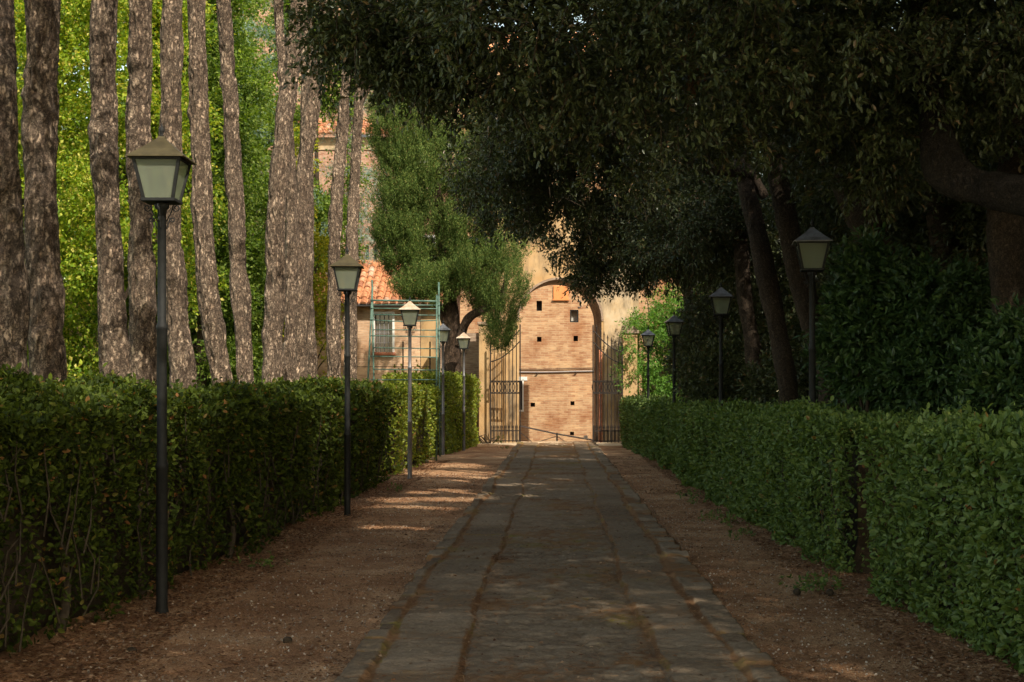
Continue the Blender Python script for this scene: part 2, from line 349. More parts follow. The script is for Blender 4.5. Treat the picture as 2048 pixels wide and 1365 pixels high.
M['gravel'] = ground_mat('gravel', [(.22, (.13, .055, .026)), (.45, (.33, .165, .08)), (.62, (.46, .27, .14)), (.85, (.64, .45, .28))])
M['sunlit_gravel'] = ground_mat('sunlit_pale_gravel', [(.22, (.44, .31, .19)), (.5, (.64, .49, .32)), (.85, (.76, .62, .46))])  # paler gravel copy; the sunlight by the gate is put into its colour
M['earth'] = ground_mat('earth', [(.25, (.03, .035, .012)), (.5, (.07, .075, .025)), (.8, (.12, .11, .05))], 4, 40)
M['street'] = ground_mat('street_stone', [(.25, (.22, .17, .13)), (.6, (.34, .28, .22)), (.85, (.42, .36, .30))], 4, 40)

m, nt, out = new_mat('road_stone'); L = nt.links
tc = nt.nodes.new('ShaderNodeTexCoord')
at = nt.nodes.new('ShaderNodeAttribute'); at.attribute_name = 'stone'
aj = nt.nodes.new('ShaderNodeAttribute'); aj.attribute_name = 'joint'
n = nd(nt, 'ShaderNodeTexNoise', Scale=35.0, Detail=5.0, Roughness=.7); L.new(tc.outputs['Object'], n.inputs['Vector'])
n3 = nd(nt, 'ShaderNodeTexNoise', Scale=1.4, Detail=4.0); L.new(tc.outputs['Object'], n3.inputs['Vector'])
av = nd(nt, 'ShaderNodeMath', operation='MULTIPLY_ADD'); L.new(n.outputs[0], av.inputs[0]); av.inputs[1].default_value = .9; 
av2 = nd(nt, 'ShaderNodeMath', operation='MULTIPLY_ADD'); L.new(at.outputs['Fac'], av2.inputs[0]); av2.inputs[1].default_value = .45; av2.inputs[2].default_value = -.18
L.new(av2.outputs[0], av.inputs[2])
rs = ramp(nt, [(.2, (.115, .080, .052)), (.5, (.205, .150, .099)), (.8, (.31, .23, .155))]); L.new(av.outputs[0], rs.inputs[0])
rb = ramp(nt, [(.3, (.12, .062, .032)), (.52, (.22, .12, .058)), (.66, (.17, .14, .04)), (.85, (.12, .14, .03))]); 
nm = nd(nt, 'ShaderNodeMath', operation='MULTIPLY_ADD'); L.new(n3.outputs[0], nm.inputs[0]); nm.inputs[1].default_value = .9
nm2 = nd(nt, 'ShaderNodeMath', operation='MULTIPLY_ADD'); L.new(n.outputs[0], nm2.inputs[0]); nm2.inputs[1].default_value = .3; nm2.inputs[2].default_value = -.12
L.new(nm2.outputs[0], nm.inputs[2]); L.new(nm.outputs[0], rb.inputs[0])
jj = nd(nt, 'ShaderNodeMath', operation='MULTIPLY_ADD'); L.new(n.outputs[0], jj.inputs[0]); jj.inputs[1].default_value = .9
jj2 = nd(nt, 'ShaderNodeMath', operation='ADD'); L.new(aj.outputs['Fac'], jj2.inputs[0]); jj2.inputs[1].default_value = -.75; L.new(jj2.outputs[0], jj.inputs[2])
jr = ramp(nt, [(.0, (0, 0, 0)), (.25, (1, 1, 1))]); L.new(jj.outputs[0], jr.inputs[0])
x = nt.nodes.new('ShaderNodeMix'); x.data_type = 'RGBA'; L.new(jr.outputs[0], x.inputs[0]); L.new(rs.outputs[0], x.inputs[6]); L.new(rb.outputs[0], x.inputs[7])
p = nd(nt, 'ShaderNodeBsdfPrincipled', Roughness=.9); p.inputs['Specular IOR Level'].default_value = .04; L.new(x.outputs[2], p.inputs['Base Color'])
bp = nd(nt, 'ShaderNodeBump', Strength=.8, Distance=.012); L.new(n.outputs[0], bp.inputs['Height']); L.new(bp.outputs[0], p.inputs['Normal'])
L.new(p.outputs[0], out.inputs[0]); M['road'] = m

# ------------------------------------------------------------------ sun
SUN_EL = math.radians(42); SUN_AZ = math.radians(34)     # azimuth: degrees to the right of straight behind the camera
SUN = np.array([math.sin(SUN_AZ) * math.cos(SUN_EL), -math.cos(SUN_AZ) * math.cos(SUN_EL), math.sin(SUN_EL)])

# gaps in the canopy: where the photo shows sun reaching the ground, hedges and trunks
GAPS = []
def gap(x, y, z, r): GAPS.append((np.array([x, y, z], float), r))
exec_gaps = True

def carve(P, G=None):
    keep = np.ones(len(P), bool)
    for c, r in (GAPS if G is None else G):
        d = P - c; t = d @ SUN
        dist2 = (d * d).sum(1) - t * t
        rr = (r + .1) * (1 + .3 * np.sin(P[:, 0] * 5 + P[:, 2] * 4))
        keep &= ~((t > .35) & (dist2 < rr * rr))
    return keep

# ------------------------------------------------------------------ leaves
def unit(v): return v / (np.linalg.norm(v, axis=-1, keepdims=True) + 1e-9)

def leaf_geo(P, D, N, Ln, Wd, shape='oval', fold=.12):
    """P base, D direction, N normal, Ln length (n,), Wd width (n,)"""
    D = unit(D); Sd = unit(np.cross(D, N)); Up = np.cross(Sd, D)
    if shape == 'diamond':
        T = np.array([(0, 0, 0), (.45, -.5, .5), (1, 0, -.3), (.45, .5, .5)]); Fs = np.array([(0, 1, 2, 3)])
    elif shape == 'needle':
        T = np.array([(0, -.5, 0), (1, -.3, 0), (1, .3, 0), (0, .5, 0)]); Fs = np.array([(0, 1, 2, 3)])
    else:
        T = np.array([(0, 0, 0), (.28, -.46, .5), (.68, -.42, .4), (1, 0, -.5), (.68, .42, .4), (.28, .46, .5)]); Fs = np.array([(0, 1, 2, 3), (0, 3, 4, 5)])
    n = len(P); k = len(T)
    V = P[:, None, :] + D[:, None, :] * (T[None, :, 0:1] * Ln[:, None, None]) + Sd[:, None, :] * (T[None, :, 1:2] * Wd[:, None, None]) + Up[:, None, :] * (T[None, :, 2:3] * (Wd * fold * 2)[:, None, None])
    Fa = (np.arange(n)[:, None, None] * k + Fs[None]).reshape(-1, 4)
    return V.reshape(-1, 3), Fa

class Leaves:
    def __init__(s): s.V = []; s.F = []; s.n = 0
    def add(s, V, Fa):
        s.V.append(V.astype(np.float32)); s.F.append(Fa + s.n); s.n += len(V)
    def build(s, name, mat, parent, origin=None, smooth=False):
        if not s.V: return None
        return mesh_np(name, np.concatenate(s.V), [np.concatenate(s.F)], mat, parent, smooth, origin=origin)

def sprays(Lv, C, axis, nleaf, slen, leaf, aspect=.42, shape='oval', rng=RNG, droop=.3, open_=.9, lenvar=.35, G=None, twigs=None, carve_on=True, spread=.09):
    """A spray of leaves at every centre C along axis."""
    n = len(C); axis = unit(axis)
    if carve_on:
        k = carve(C, G); C = C[k]; axis = axis[k]; n = len(C)
        if n == 0: return
    t = rng.random((n, nleaf)); sl = slen * (1 + rng.uniform(-.35, .35, (n, 1)))
    P = C[:, None, :] + axis[:, None, :] * (t * sl)[..., None]
    P[..., 2] -= droop * (t * sl) ** 2
    P += rng.normal(0, slen * spread, P.shape)
    D = axis[:, None, :] * (.35 + .65 * t[..., None]) + rng.normal(0, open_ * .6, P.shape); D[..., 2] -= droop * .7
    N = rng.normal(0, .55, P.shape) + np.array([0, 0, 1.0])
    P, D, N = P.reshape(-1, 3), D.reshape(-1, 3), N.reshape(-1, 3)
    if carve_on:
        k = carve(P + D * leaf * .4, G); P, D, N = P[k], D[k], N[k]
    Ln = leaf * (1 + rng.uniform(-lenvar, lenvar, len(P)))
    Lv.add(*leaf_geo(P, D, N, Ln, Ln * aspect, shape))
    if twigs is not None:
        for i in range(0, n, twigs[1]):
            q = C[i]; e = q + axis[i] * slen
            e[2] -= droop * slen ** 2
            twigs[0].tube([q, (q + e) / 2 + np.array([0, 0, droop * slen * slen * .25]), e], [.006, .005, .002], 4, False)

def blob_pts(blobs, n, rng=RNG, shell=.45, down=0.0, clump=None, cs=1.6):
    """blobs: (cx,cy,cz,rx,ry,rz[,w])"""
    B = np.array([b[:6] for b in blobs], float); w = np.array([(b[6] if len(b) > 6 else 1.0) * (b[3] * b[4] * b[5]) ** (2 / 3) for b in blobs]); w /= w.sum()
    i = rng.choice(len(B), n, p=w)
    d = unit(rng.normal(0, 1, (n, 3))); 
    if down: d[:, 2] -= down * rng.random(n); d = unit(d)
    r = rng.random(n) ** shell
    C = B[i, :3] + d * r[:, None] * B[i, 3:6]
    lump = fbm(C * .9, 2, 5)
    C = C + d * (lump[:, None] * .22) * B[i, 3:6].mean(1, keepdims=True)
    A = unit(d / B[i, 3:6])
    if clump is not None:
        k = fbm(C * cs, 2, 35) > clump; C, A = C[k], A[k]
    return C, A

# ------------------------------------------------------------------ ground
def ground_z(X, Y):
    drop = np.clip((Y - 47.6) / 2.2, 0, 1); drop = drop * drop * (3 - 2 * drop)
    near = np.clip(1 - np.abs(X) / 9.0, 0, 1) ** .3
    return -drop * 1.05 * np.where(np.abs(X) < 9, near, 0)

def sheet(name, xs, ys, zf, mat, kind='structure', attrs=None):
    X, Y = np.meshgrid(xs, ys); Z = zf(X, Y)
    V = np.stack([X, Y, Z], -1).reshape(-1, 3)
    o = mesh_np(name, V, [grid_faces(len(ys), len(xs), False)], mat, None, True, attrs)
    if kind: o['kind'] = kind
    return o

def lin(*seg):
    out = []
    for a, b, st in seg: out.append(np.arange(a, b, st))
    return np.concatenate(out + [[seg[-1][1]]])

xs = lin((-600, -60, 60), (-60, -12, 4), (-12, 12, .5), (12, 60, 4), (60, 600, 60))
ys = lin((-300, -20, 40), (-20, 44, 2), (44, 54, .4), (54, 100, 4), (100, 900, 80))
sheet('ground', xs, ys, lambda X, Y: -.05 + ground_z(X, Y), M['earth'])

ROADL, ROADR = -1.215, 1.245
def path_z(X, Y):
    P = np.stack([X, Y, X * 0], -1)
    z = .018 * fbm(P * 1.1, 3, 3) + .007 * fbm(P * 9, 2, 9)
    bump = .05 * np.exp(-((X + 2.1) / .6) ** 2) * (.5 + .5 * np.sin(Y * 1.05 + .6 * np.sin(Y * .7)))
    bump *= (Y > 17) & (X < 0)
    return z + bump * .9 + ground_z(X, Y)
ys = lin((3.5, 14, .05), (14, 26, .09), (26, 49.0, .16))
sheet('gravel_path', lin((-4.2, -3.3, .15), (-3.3, -1.18, .05)), ys, path_z, M['gravel'])
sheet('gravel_path', lin((1.2, 3.2, .05), (3.2, 3.8, .15)), ys, path_z, M['gravel'])
sheet('gravel_path', lin((-2.6, 2.5, .08)), lin((43.6, 49.2, .1)), lambda X, Y: path_z(X, Y) + .025 * np.clip((Y - 43.6) / .6, 0, 1) - .012, M['sunlit_gravel'])  # extra pale sheet laid over the path where the sun strip falls
sheet('street', lin((-9, 9, .5)), lin((47.9, 53.9, .3)), lambda X, Y: .01 + ground_z(X, Y), M['street'])

# road: two smooth stone tracks, a rough sett middle and kerb stones, one displaced sheet
def hash2(i, j, seed): return hash3(np.stack([i, j, i * 0 + seed], -1).astype(np.int64), seed)
def road():
    xs = np.arange(ROADL - .03, ROADR + .031, .019)
    ys = lin((3.5, 11, .022), (11, 18, .034), (18, 30, .06), (30, 45.8, .1))
    X, Y = np.meshgrid(xs, ys)
    wob = .022 * np.sin(Y * .9) + .03 * vnoise(np.stack([Y * .8, Y * 0, X * 0], -1), 41)
    far = np.clip((Y - 8) / 38, 0, 1)
    x = X - wob
    jl = -.565 + .02 * far + .012 * vnoise(np.stack([Y * 3, Y * 0, Y * 0], -1), 2); jr = .584 - .05 * far + .012 * vnoise(np.stack([Y * 3, Y * 0, Y * 0], -1), 3)
    kl = -1.062 + .03 * far; kr = 1.02 - .05 * far
    P = np.stack([X, Y, X * 0], -1)
    z = np.zeros_like(X); joint = np.zeros_like(X); stone = np.zeros_like(X)
    # setts
    mid = (x > jl) & (x < jr)
    row = np.floor(Y / .10 + .35 * fbm(P * 1.9, 2, 4)); fy = (Y / .10 + .35 * fbm(P * 1.9, 2, 4)) - row
    off = hash2(row.astype(int), row.astype(int) * 0 + 3, 7)
    sx = x / .135 + off + .2 * vnoise(P * 6, 8); ci = np.floor(sx); fx = sx - ci
    e = np.minimum(np.minimum(fx, 1 - fx) * .135, np.minimum(fy, 1 - fy) * .10)
    hs = hash2(row.astype(int), ci.astype(int), 12)
    zm = .010 * np.clip(e / .03, 0, 1) ** .6 + .011 * (hs - .5) + .006 * fbm(P * 22, 2, 6)
    z = np.where(mid, zm - .012, z); stone = np.where(mid, .2 + .55 * hs, stone)
    worn = np.clip(.5 + .6 * fbm(P * 1.3, 3, 31) + .35 * fbm(P * 7, 2, 37), 0, 1)
    joint = np.where(mid, np.clip(1 - e / .03, 0, 1) * .22 + worn * .50, joint)
    # slabs
    sl = ((x > kl) & (x <= jl)) | ((x >= jr) & (x < kr))
    side = (x > 0).astype(int)
    yy = Y / 1.15 + side * .37; k = np.floor(yy); yy = yy + .25 * (hash2(k.astype(int), side, 5) - .5); k = np.floor(yy); f = yy - k
    e2 = np.minimum(f, 1 - f) * 1.15
    hs2 = hash2(k.astype(int), side + 4, 15)
    ed = np.minimum(np.abs(x - np.where(side, jr, jl)), np.abs(x - np.where(side, kr, kl)))
    zs = .012 * np.clip(e2 / .02, 0, 1) + .012 * (hs2 - .5) + .006 * fbm(P * 7, 3, 16) + .007 * vnoise(P * np.array([9, 26, 1]), 26) + .004 * vnoise(P * 40, 27)
    z = np.where(sl, zs, z); stone = np.where(sl, .25 + .4 * hs2 + .25 * fbm(P * 1.2, 3, 91), stone)
    joint = np.where(sl, np.maximum(np.clip(1 - e2 / .018, 0, 1) * .6, np.clip(1 - ed / (.035 + .03 * vnoise(P * 3, 19)), 0, 1) * .8) + .40 * worn, joint)
    z -= np.where(sl | mid, .02 * np.clip(1 - np.minimum(np.abs(x - jl), np.abs(x - jr)) / .025, 0, 1), 0)
    # kerbs
    kb = (x <= kl) | (x >= kr)
    yk = Y / .36 + side * .2 + .2 * vnoise(P * np.array([0, 1.2, 0]), 51); kk = np.floor(yk); fk = yk - kk
    hk = hash2(kk.astype(int), side + 9, 25)
    e3 = np.minimum(fk, 1 - fk) * .36; ek = np.abs(x - np.where(side, kr, kl)); eo = np.minimum(X - ROADL + .05 * hk, ROADR - X + .05 * hk)
    zk = .03 * np.clip(e3 / .03, 0, 1) * np.clip(ek / .03, 0, 1) + .03 * (hk - .4) + .010 * fbm(P * 14, 2, 22)
    zk = np.where(eo < .03, -.05, zk)
    z = np.where(kb, zk, z); stone = np.where(kb, hk * .8, stone)
    joint = np.where(kb, np.maximum(np.clip(1 - e3 / .03, 0, 1), np.clip(1 - ek / .04, 0, 1)) * .9 + .5 * np.clip(.3 + fbm(P * 2.2, 2, 61), 0, 1), joint)
    z = z + .018 + .02 * vnoise(P * .35, 77)
    V = np.stack([X, Y, z], -1).reshape(-1, 3)
    o = mesh_np('road', V, [grid_faces(len(ys), len(xs), False)], M['road'], None, True, {'joint': joint.ravel(), 'stone': stone.ravel()})
    o['kind'] = 'structure'
road()

def litter():
    r = np.random.default_rng(5)
    Lv = Leaves()
    def scat(n, x0, x1, y0, y1, L, asp, shape, z0=.03, pw=1.0, clump=0.0):
        x = r.uniform(x0, x1, n); y = y0 + (y1 - y0) * r.random(n) ** pw
        P = np.stack([x, y, x * 0], -1)
        if clump:
            k = (fbm(P * 1.2, 3, 71) * .5 + .5) > r.random(n) * clump; P = P[k]
        on = (P[:, 0] > ROADL) & (P[:, 0] < ROADR)
        P[:, 2] = np.where(on, .035, path_z(P[:, 0], P[:, 1]) + .004) + r.random(len(P)) * .012
        a = r.uniform(0, 6.28, len(P)); D = np.stack([np.cos(a), np.sin(a), r.normal(0, .15, len(P))], -1)
        N = r.normal(0, .3, P.shape) + np.array([0, 0, 1.])
        Ln = L * r.uniform(.6, 1.4, len(P))
        Lv.add(*leaf_geo(P, D, N, Ln, Ln * asp, shape))
    scat(34000, -3.2, -1.15, 6, 32, .030, .45, 'oval', pw=1.4, clump=1.3)
    scat(18000, -3.3, -2.5, 6, 34, .036, .45, 'oval', pw=1.3)
    scat(32000, 1.2, 2.7, 6, 36, .030, .45, 'oval', pw=1.4, clump=1.3)
    scat(16000, 2.1, 2.8, 6, 36, .036, .45, 'oval', pw=1.3)
    scat(6000, -1.2, 1.25, 6, 36, .03, .45, 'oval', pw=1.4, clump=1.2)
    n = 9000; x = np.concatenate([r.uniform(-3.1, -1.25, n // 2), r.uniform(1.27, 2.6, n // 2)]); y = 6.5 + 22 * r.random(n) ** 1.5
    P = np.stack([x, y, path_z(x, y) + .004], -1); a = r.uniform(0, 6.28, n); D = np.stack([np.cos(a), np.sin(a), a * 0], -1); N = r.normal(0, .25, P.shape) + np.array([0, 0, 1.])
    Ls = Leaves(); Ln = r.uniform(.008, .022, n); Ls.add(*leaf_geo(P, D, N, Ln, Ln * .8, 'oval', .5)); ob = Ls.build('pebbles', M['pebble'], None); tag(ob, 'small pale pebbles scattered over the gravel', 'pebbles', kind='stuff')
    o = Lv.build('leaf_litter', M['litter'], None); tag(o, 'brown dead leaves strewn over the gravel and stones', 'leaf litter', kind='stuff')
    Lv = Leaves()
    def scat2(*a, **k): pass
    n = 42000
    x = r.uniform(-1.2, 1.22, n); y = 6.5 + 24 * r.random(n) ** 1.5
    P = np.stack([x, y, x * 0 + .036], -1)
    dj = np.minimum.reduce([np.abs(x + .565), np.abs(x - .584), np.abs(x + 1.06), np.abs(x - 1.02)])
    midd = (x > -.55) & (x < .57)
    pk = np.where(dj < .07, 1.0, np.where(midd, .55 * (fbm(P * 1.3, 3, 31) * .6 + .55), .12))
    P = P[r.random(n) < pk]; P[:, 2] += r.random(len(P)) * .012
    n2 = 46000; x = np.concatenate([r.uniform(-3.2, -1.2, n2 // 2), r.uniform(1.22, 2.6, n2 // 2)]); y = 6.5 + 20 * r.random(n2) ** 1.5
    Q = np.stack([x, y, x * 0], -1); Q[:, 2] = path_z(Q[:, 0], Q[:, 1]) + .006 + r.random(n2) * .01
    P = np.concatenate([P, Q])
    a = r.uniform(0, 6.28, len(P)); D = np.stack([np.cos(a), np.sin(a), r.normal(0, .08, len(P))], -1)
    N = r.normal(0, .2, P.shape) + np.array([0, 0, 1.]); Ln = .075 * r.uniform(.6, 1.3, len(P))
    Lv.add(*leaf_geo(P, D, N, Ln, Ln * 0 + .0032, 'needle'))
    o = Lv.build('needle_litter', M['needles'], None); tag(o, 'orange brown pine needles lying in the joints of the road', 'needle litter', kind='stuff')
litter()

# ------------------------------------------------------------------ hedges
def hedge(label, fpath, thick, height, leaf, dens, mat, rng, side, bare=0.0, stems=0, shape='oval', group=None, aspect=.58, topk=1.4, bump=.09, stemmat='twig', ends=(1, 1), crown=0.0):
    """fpath: front foot line points (x,y); side=+1 when the hedge lies to the right of the front line."""
    fp = np.asarray(fpath, float); org = np.array([fp[:, 0].mean() + side * thick / 2, fp[:, 1].mean(), 0])
    root = empty('hedge', tuple(org), label, 'hedge', group)
    y0, y1 = fp[0, 1], fp[-1, 1]; Lh = y1 - y0
    fx = lambda y: np.interp(y, fp[:, 1], fp[:, 0])
    hz = height if callable(height) else (lambda y: np.full_like(np.asarray(y, float), height))
    Lv = Leaves(); h0 = float(hz(np.array([(y0 + y1) / 2]))[0])
    def put(P, Nn, keep=None):
        n = len(P)
        off = fbm(P * np.array([1.3, 1.3, 1.3]), 3, 21) * bump
        dep = rng.exponential(.055, n) - .03
        P = P + Nn * (off - dep)[:, None]
        D = Nn * rng.uniform(.0, .7, (n, 1)) + rng.normal(0, .7, (n, 3)); D[:, 2] += .12
        N = Nn * .9 + rng.normal(0, .55, (n, 3)); N[:, 2] += .45
        yy = P[:, 1]; Ln = leaf * np.clip(np.maximum(yy, 6) / 13, .85, 2.2) ** .55 * (1 + rng.uniform(-.4, .35, n))
        Lv.add(*leaf_geo(P, D, N, Ln, Ln * aspect, shape))
    # leaf area grows with distance, so the count per square metre falls
    def ysample(n):
        u = rng.random(n); a = max(y0, 5.0)
        k = .9
        return (a ** (1 - k) + u * (y1 ** (1 - k) - a ** (1 - k))) ** (1 / (1 - k)) if y1 > a else y0 + u * Lh
    nF = int(dens * Lh * h0 * (13 / max(13, (y0 + y1) / 2)) ** .9)
    y = ysample(nF); z = rng.random(nF) ** (1.0 if not bare else 1 / (1 + bare)) * hz(y); 
    P = np.stack([fx(y), y, z], -1)
    if bare:
        pat = fbm(P * np.array([1, 2.6, 1.6]), 3, 88) * 1.1 + .5
        k = rng.random(nF) < np.clip(pat + (z / hz(y)) ** 1.6 * 1.1, .36, 1); P = P[k]
        z = P[:, 2]; P[:, 0] += side * .16 * np.clip(1 - z / hz(P[:, 1]), 0, 1) ** .8
    put(P, np.tile([-side, 0, .0], (len(P), 1)).astype(float))
    nT = int(dens * topk * Lh * thick * (13 / max(13, (y0 + y1) / 2)) ** .9)
    y = ysample(nT); u_ = rng.random(nT); P = np.stack([fx(y) + side * u_ * thick, y, hz(y) + crown * np.sin(u_ * 2.2) + rng.exponential(.02, nT)], -1); put(P, np.tile([0, 0, 1.], (nT, 1)))
    # rounded shoulder
    nS = int(dens * .25 * Lh * (13 / max(13, (y0 + y1) / 2)) ** .9); y = ysample(nS); P = np.stack([fx(y) + side * .03, y, hz(y) - .03], -1); put(P, np.tile(unit(np.array([-side, 0, 1.])), (nS, 1)))
    nE = int(dens * thick * h0 * (13 / max(13, (y0 + y1) / 2)) ** .9)
    for e, on in zip((0, 1), ends):
        if not on: continue
        ye = (y0, y1)[e]; P = np.stack([fx(ye) + side * rng.random(nE) * thick, np.full(nE, ye), rng.random(nE) * hz(np.array([ye]))[0]], -1)
        put(P, np.tile([0, -1. if e == 0 else 1., 0], (nE, 1)))
    for e, on in zip((0, 1), ends):
        if on: continue
        ye = (y0, y1)[e]; q = nE // 4; P = np.stack([fx(ye) + side * rng.random(q) * thick, np.full(q, ye), rng.random(q) * hz(np.array([ye]))[0]], -1)
        put(P, np.tile([0, -1. if e == 0 else 1., 0], (q, 1)))
    nB = nF // 4; y = ysample(nB); P = np.stack([fx(y) + side * thick, y, rng.random(nB) * hz(y)], -1); put(P, np.tile([side, 0, .0], (nB, 1)).astype(float))
    # sprouts on the top
    nS = int(Lh * 9); y = ysample(nS); C = np.stack([fx(y) + side * rng.random(nS) * thick, y, hz(y) - .02], -1); A = np.tile([0, 0, 1.], (nS, 1)) + rng.normal(0, .35, (nS, 3))
    sprays(Lv, C, A, 7, .11, leaf * .85, aspect * .9, shape, rng, 0, .8, carve_on=False)
    Lv.build('foliage', M[mat], root, org)
    # solid dark core standing in for inner twigs and the shade between them
    ysg = np.arange(y0 + .12, y1 - .1, .22); nz = 9
    sec = []
    inset = .20 + (.14 if bare else 0)
    for yq in ysg:
        x0 = fx(yq) + side * inset; x1 = fx(yq) + side * (thick - .12); ht = hz(np.array([yq]))[0] - .16
        zz = np.linspace(0.0 if not bare else .0, ht, nz)
        ring = [(x0, yq, q) for q in zz] + [(x1, yq, q) for q in zz[::-1]]
        sec.append(ring)
    V = np.array(sec); V = V + (fbm(V * 5, 2, 9) * .06)[..., None] * np.array([1, 1, .5])
    n = V.shape[1]; Vf = V.reshape(-1, 3); caps = [np.array([list(range(n))]), np.array([list(range((len(sec) - 1) * n, len(sec) * n))[::-1]])]
    mesh_np('dark_twig_core', Vf, [grid_faces(len(sec), n, True)] + caps, M['twig'], root, True, origin=org)
    # fine twigs showing between the leaves
    tw = MB()
    for i in range(int(Lh * (9 if bare else 6))):
        yq = float(ysample(1)[0]); xq = fx(yq) + side * rng.uniform(.02, .16); a = np.array([xq, yq, rng.uniform(0, h0 * .8)])
        b = a + np.array([-side * rng.uniform(-.05, .1), rng.normal(0, .15), rng.uniform(.2, .6)]); b[2] = min(b[2], h0 - .03)
        tw.tube([a, (a + b) / 2 + rng.normal(0, .03, 3), b], [.008, .006, .003], 4, False)
    if tw.n: tw.build('sprays', M['stem'], root, True, org)
    for i in range(stems):
        yq = y0 + (i + .5 + rng.uniform(-.35, .35)) * Lh / stems; xq = fx(yq) + side * rng.uniform(.10, .30)
        pts = [np.array([xq + side * .02, yq, -.05])]
        hh = h0 * rng.uniform(.7, .95); q = pts[0].copy()
        for s_ in range(5):
            q = q + np.array([rng.normal(0, .03), rng.normal(0, .06), hh / 5]); pts.append(q.copy())
        pp = spline(pts, 22); rad = np.linspace(rng.uniform(.028, .05), .012, 22)
        V, Fq = tube(pp, rad, 9, lambda v: .006 * fbm(v * 14, 2, 4))
        mb = MB(); mb.add(V, Fq)
        for b_ in range(3):
            j = rng.integers(6, 18); s0 = pp[j]; e0 = s0 + np.array([rng.normal(0, .08), rng.normal(0, .22), rng.uniform(.2, .5)])
            mb.tube([s0, (s0 + e0) / 2 + rng.normal(0, .03, 3), e0], [rad[j] * .6, rad[j] * .45, .004], 6, False)
        mb.build('stem', M['stem'], root, True, org)
    return root

r_ = np.random.default_rng(21)
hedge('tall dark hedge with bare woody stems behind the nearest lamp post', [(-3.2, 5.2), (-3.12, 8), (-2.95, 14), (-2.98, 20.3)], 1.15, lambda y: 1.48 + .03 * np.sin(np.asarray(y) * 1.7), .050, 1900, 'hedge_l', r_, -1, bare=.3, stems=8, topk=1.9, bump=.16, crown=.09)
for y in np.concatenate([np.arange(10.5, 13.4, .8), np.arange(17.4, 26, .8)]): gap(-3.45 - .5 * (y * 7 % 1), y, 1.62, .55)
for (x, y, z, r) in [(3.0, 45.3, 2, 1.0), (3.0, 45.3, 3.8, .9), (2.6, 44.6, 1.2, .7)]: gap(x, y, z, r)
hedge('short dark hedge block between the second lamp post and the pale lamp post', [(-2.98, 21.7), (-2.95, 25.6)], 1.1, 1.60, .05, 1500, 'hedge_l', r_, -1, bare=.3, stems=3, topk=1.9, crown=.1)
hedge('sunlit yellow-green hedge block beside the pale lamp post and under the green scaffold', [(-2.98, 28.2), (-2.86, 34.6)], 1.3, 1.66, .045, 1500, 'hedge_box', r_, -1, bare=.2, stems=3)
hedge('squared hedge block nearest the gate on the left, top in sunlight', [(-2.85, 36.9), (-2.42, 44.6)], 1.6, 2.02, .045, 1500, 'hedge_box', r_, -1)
hedge('nearest big-leaved green hedge filling the lower right of the lane', [(2.86, 4.6), (2.68, 8), (2.50, 11.5)], 1.2, lambda y: 1.29 + .03 * np.sin(np.asarray(y) * 2.1), .056, 2900, 'hedge_r', r_, 1, bump=.13, ends=(1, 0))
hedge('long clipped green hedge in shade between two dark gaps, three lamp posts in it', [(2.50, 12.8), (2.40, 20), (2.33, 32.3)], 1.2, lambda y: 1.32 - .003 * (np.asarray(y) - 12) + .025 * np.sin(np.asarray(y) * 1.3), .048, 2500, 'hedge_r', r_, 1, bump=.12, ends=(0, 0))
hedge('short clipped hedge beyond the long one, its lit tip near the gate', [(2.33, 34.0), (2.0, 44.3)], 1.3, lambda y: 1.25 + .012 * (np.asarray(y) - 33), .045, 1700, 'hedge_r', r_, 1)

# ------------------------------------------------------------------ lamp posts
def scroll_pts(R, turns=1.35, n=26):
    a = np.linspace(0, turns * 2 * np.pi, n); r = R * (1 - .72 * a / a[-1])
    return a, r

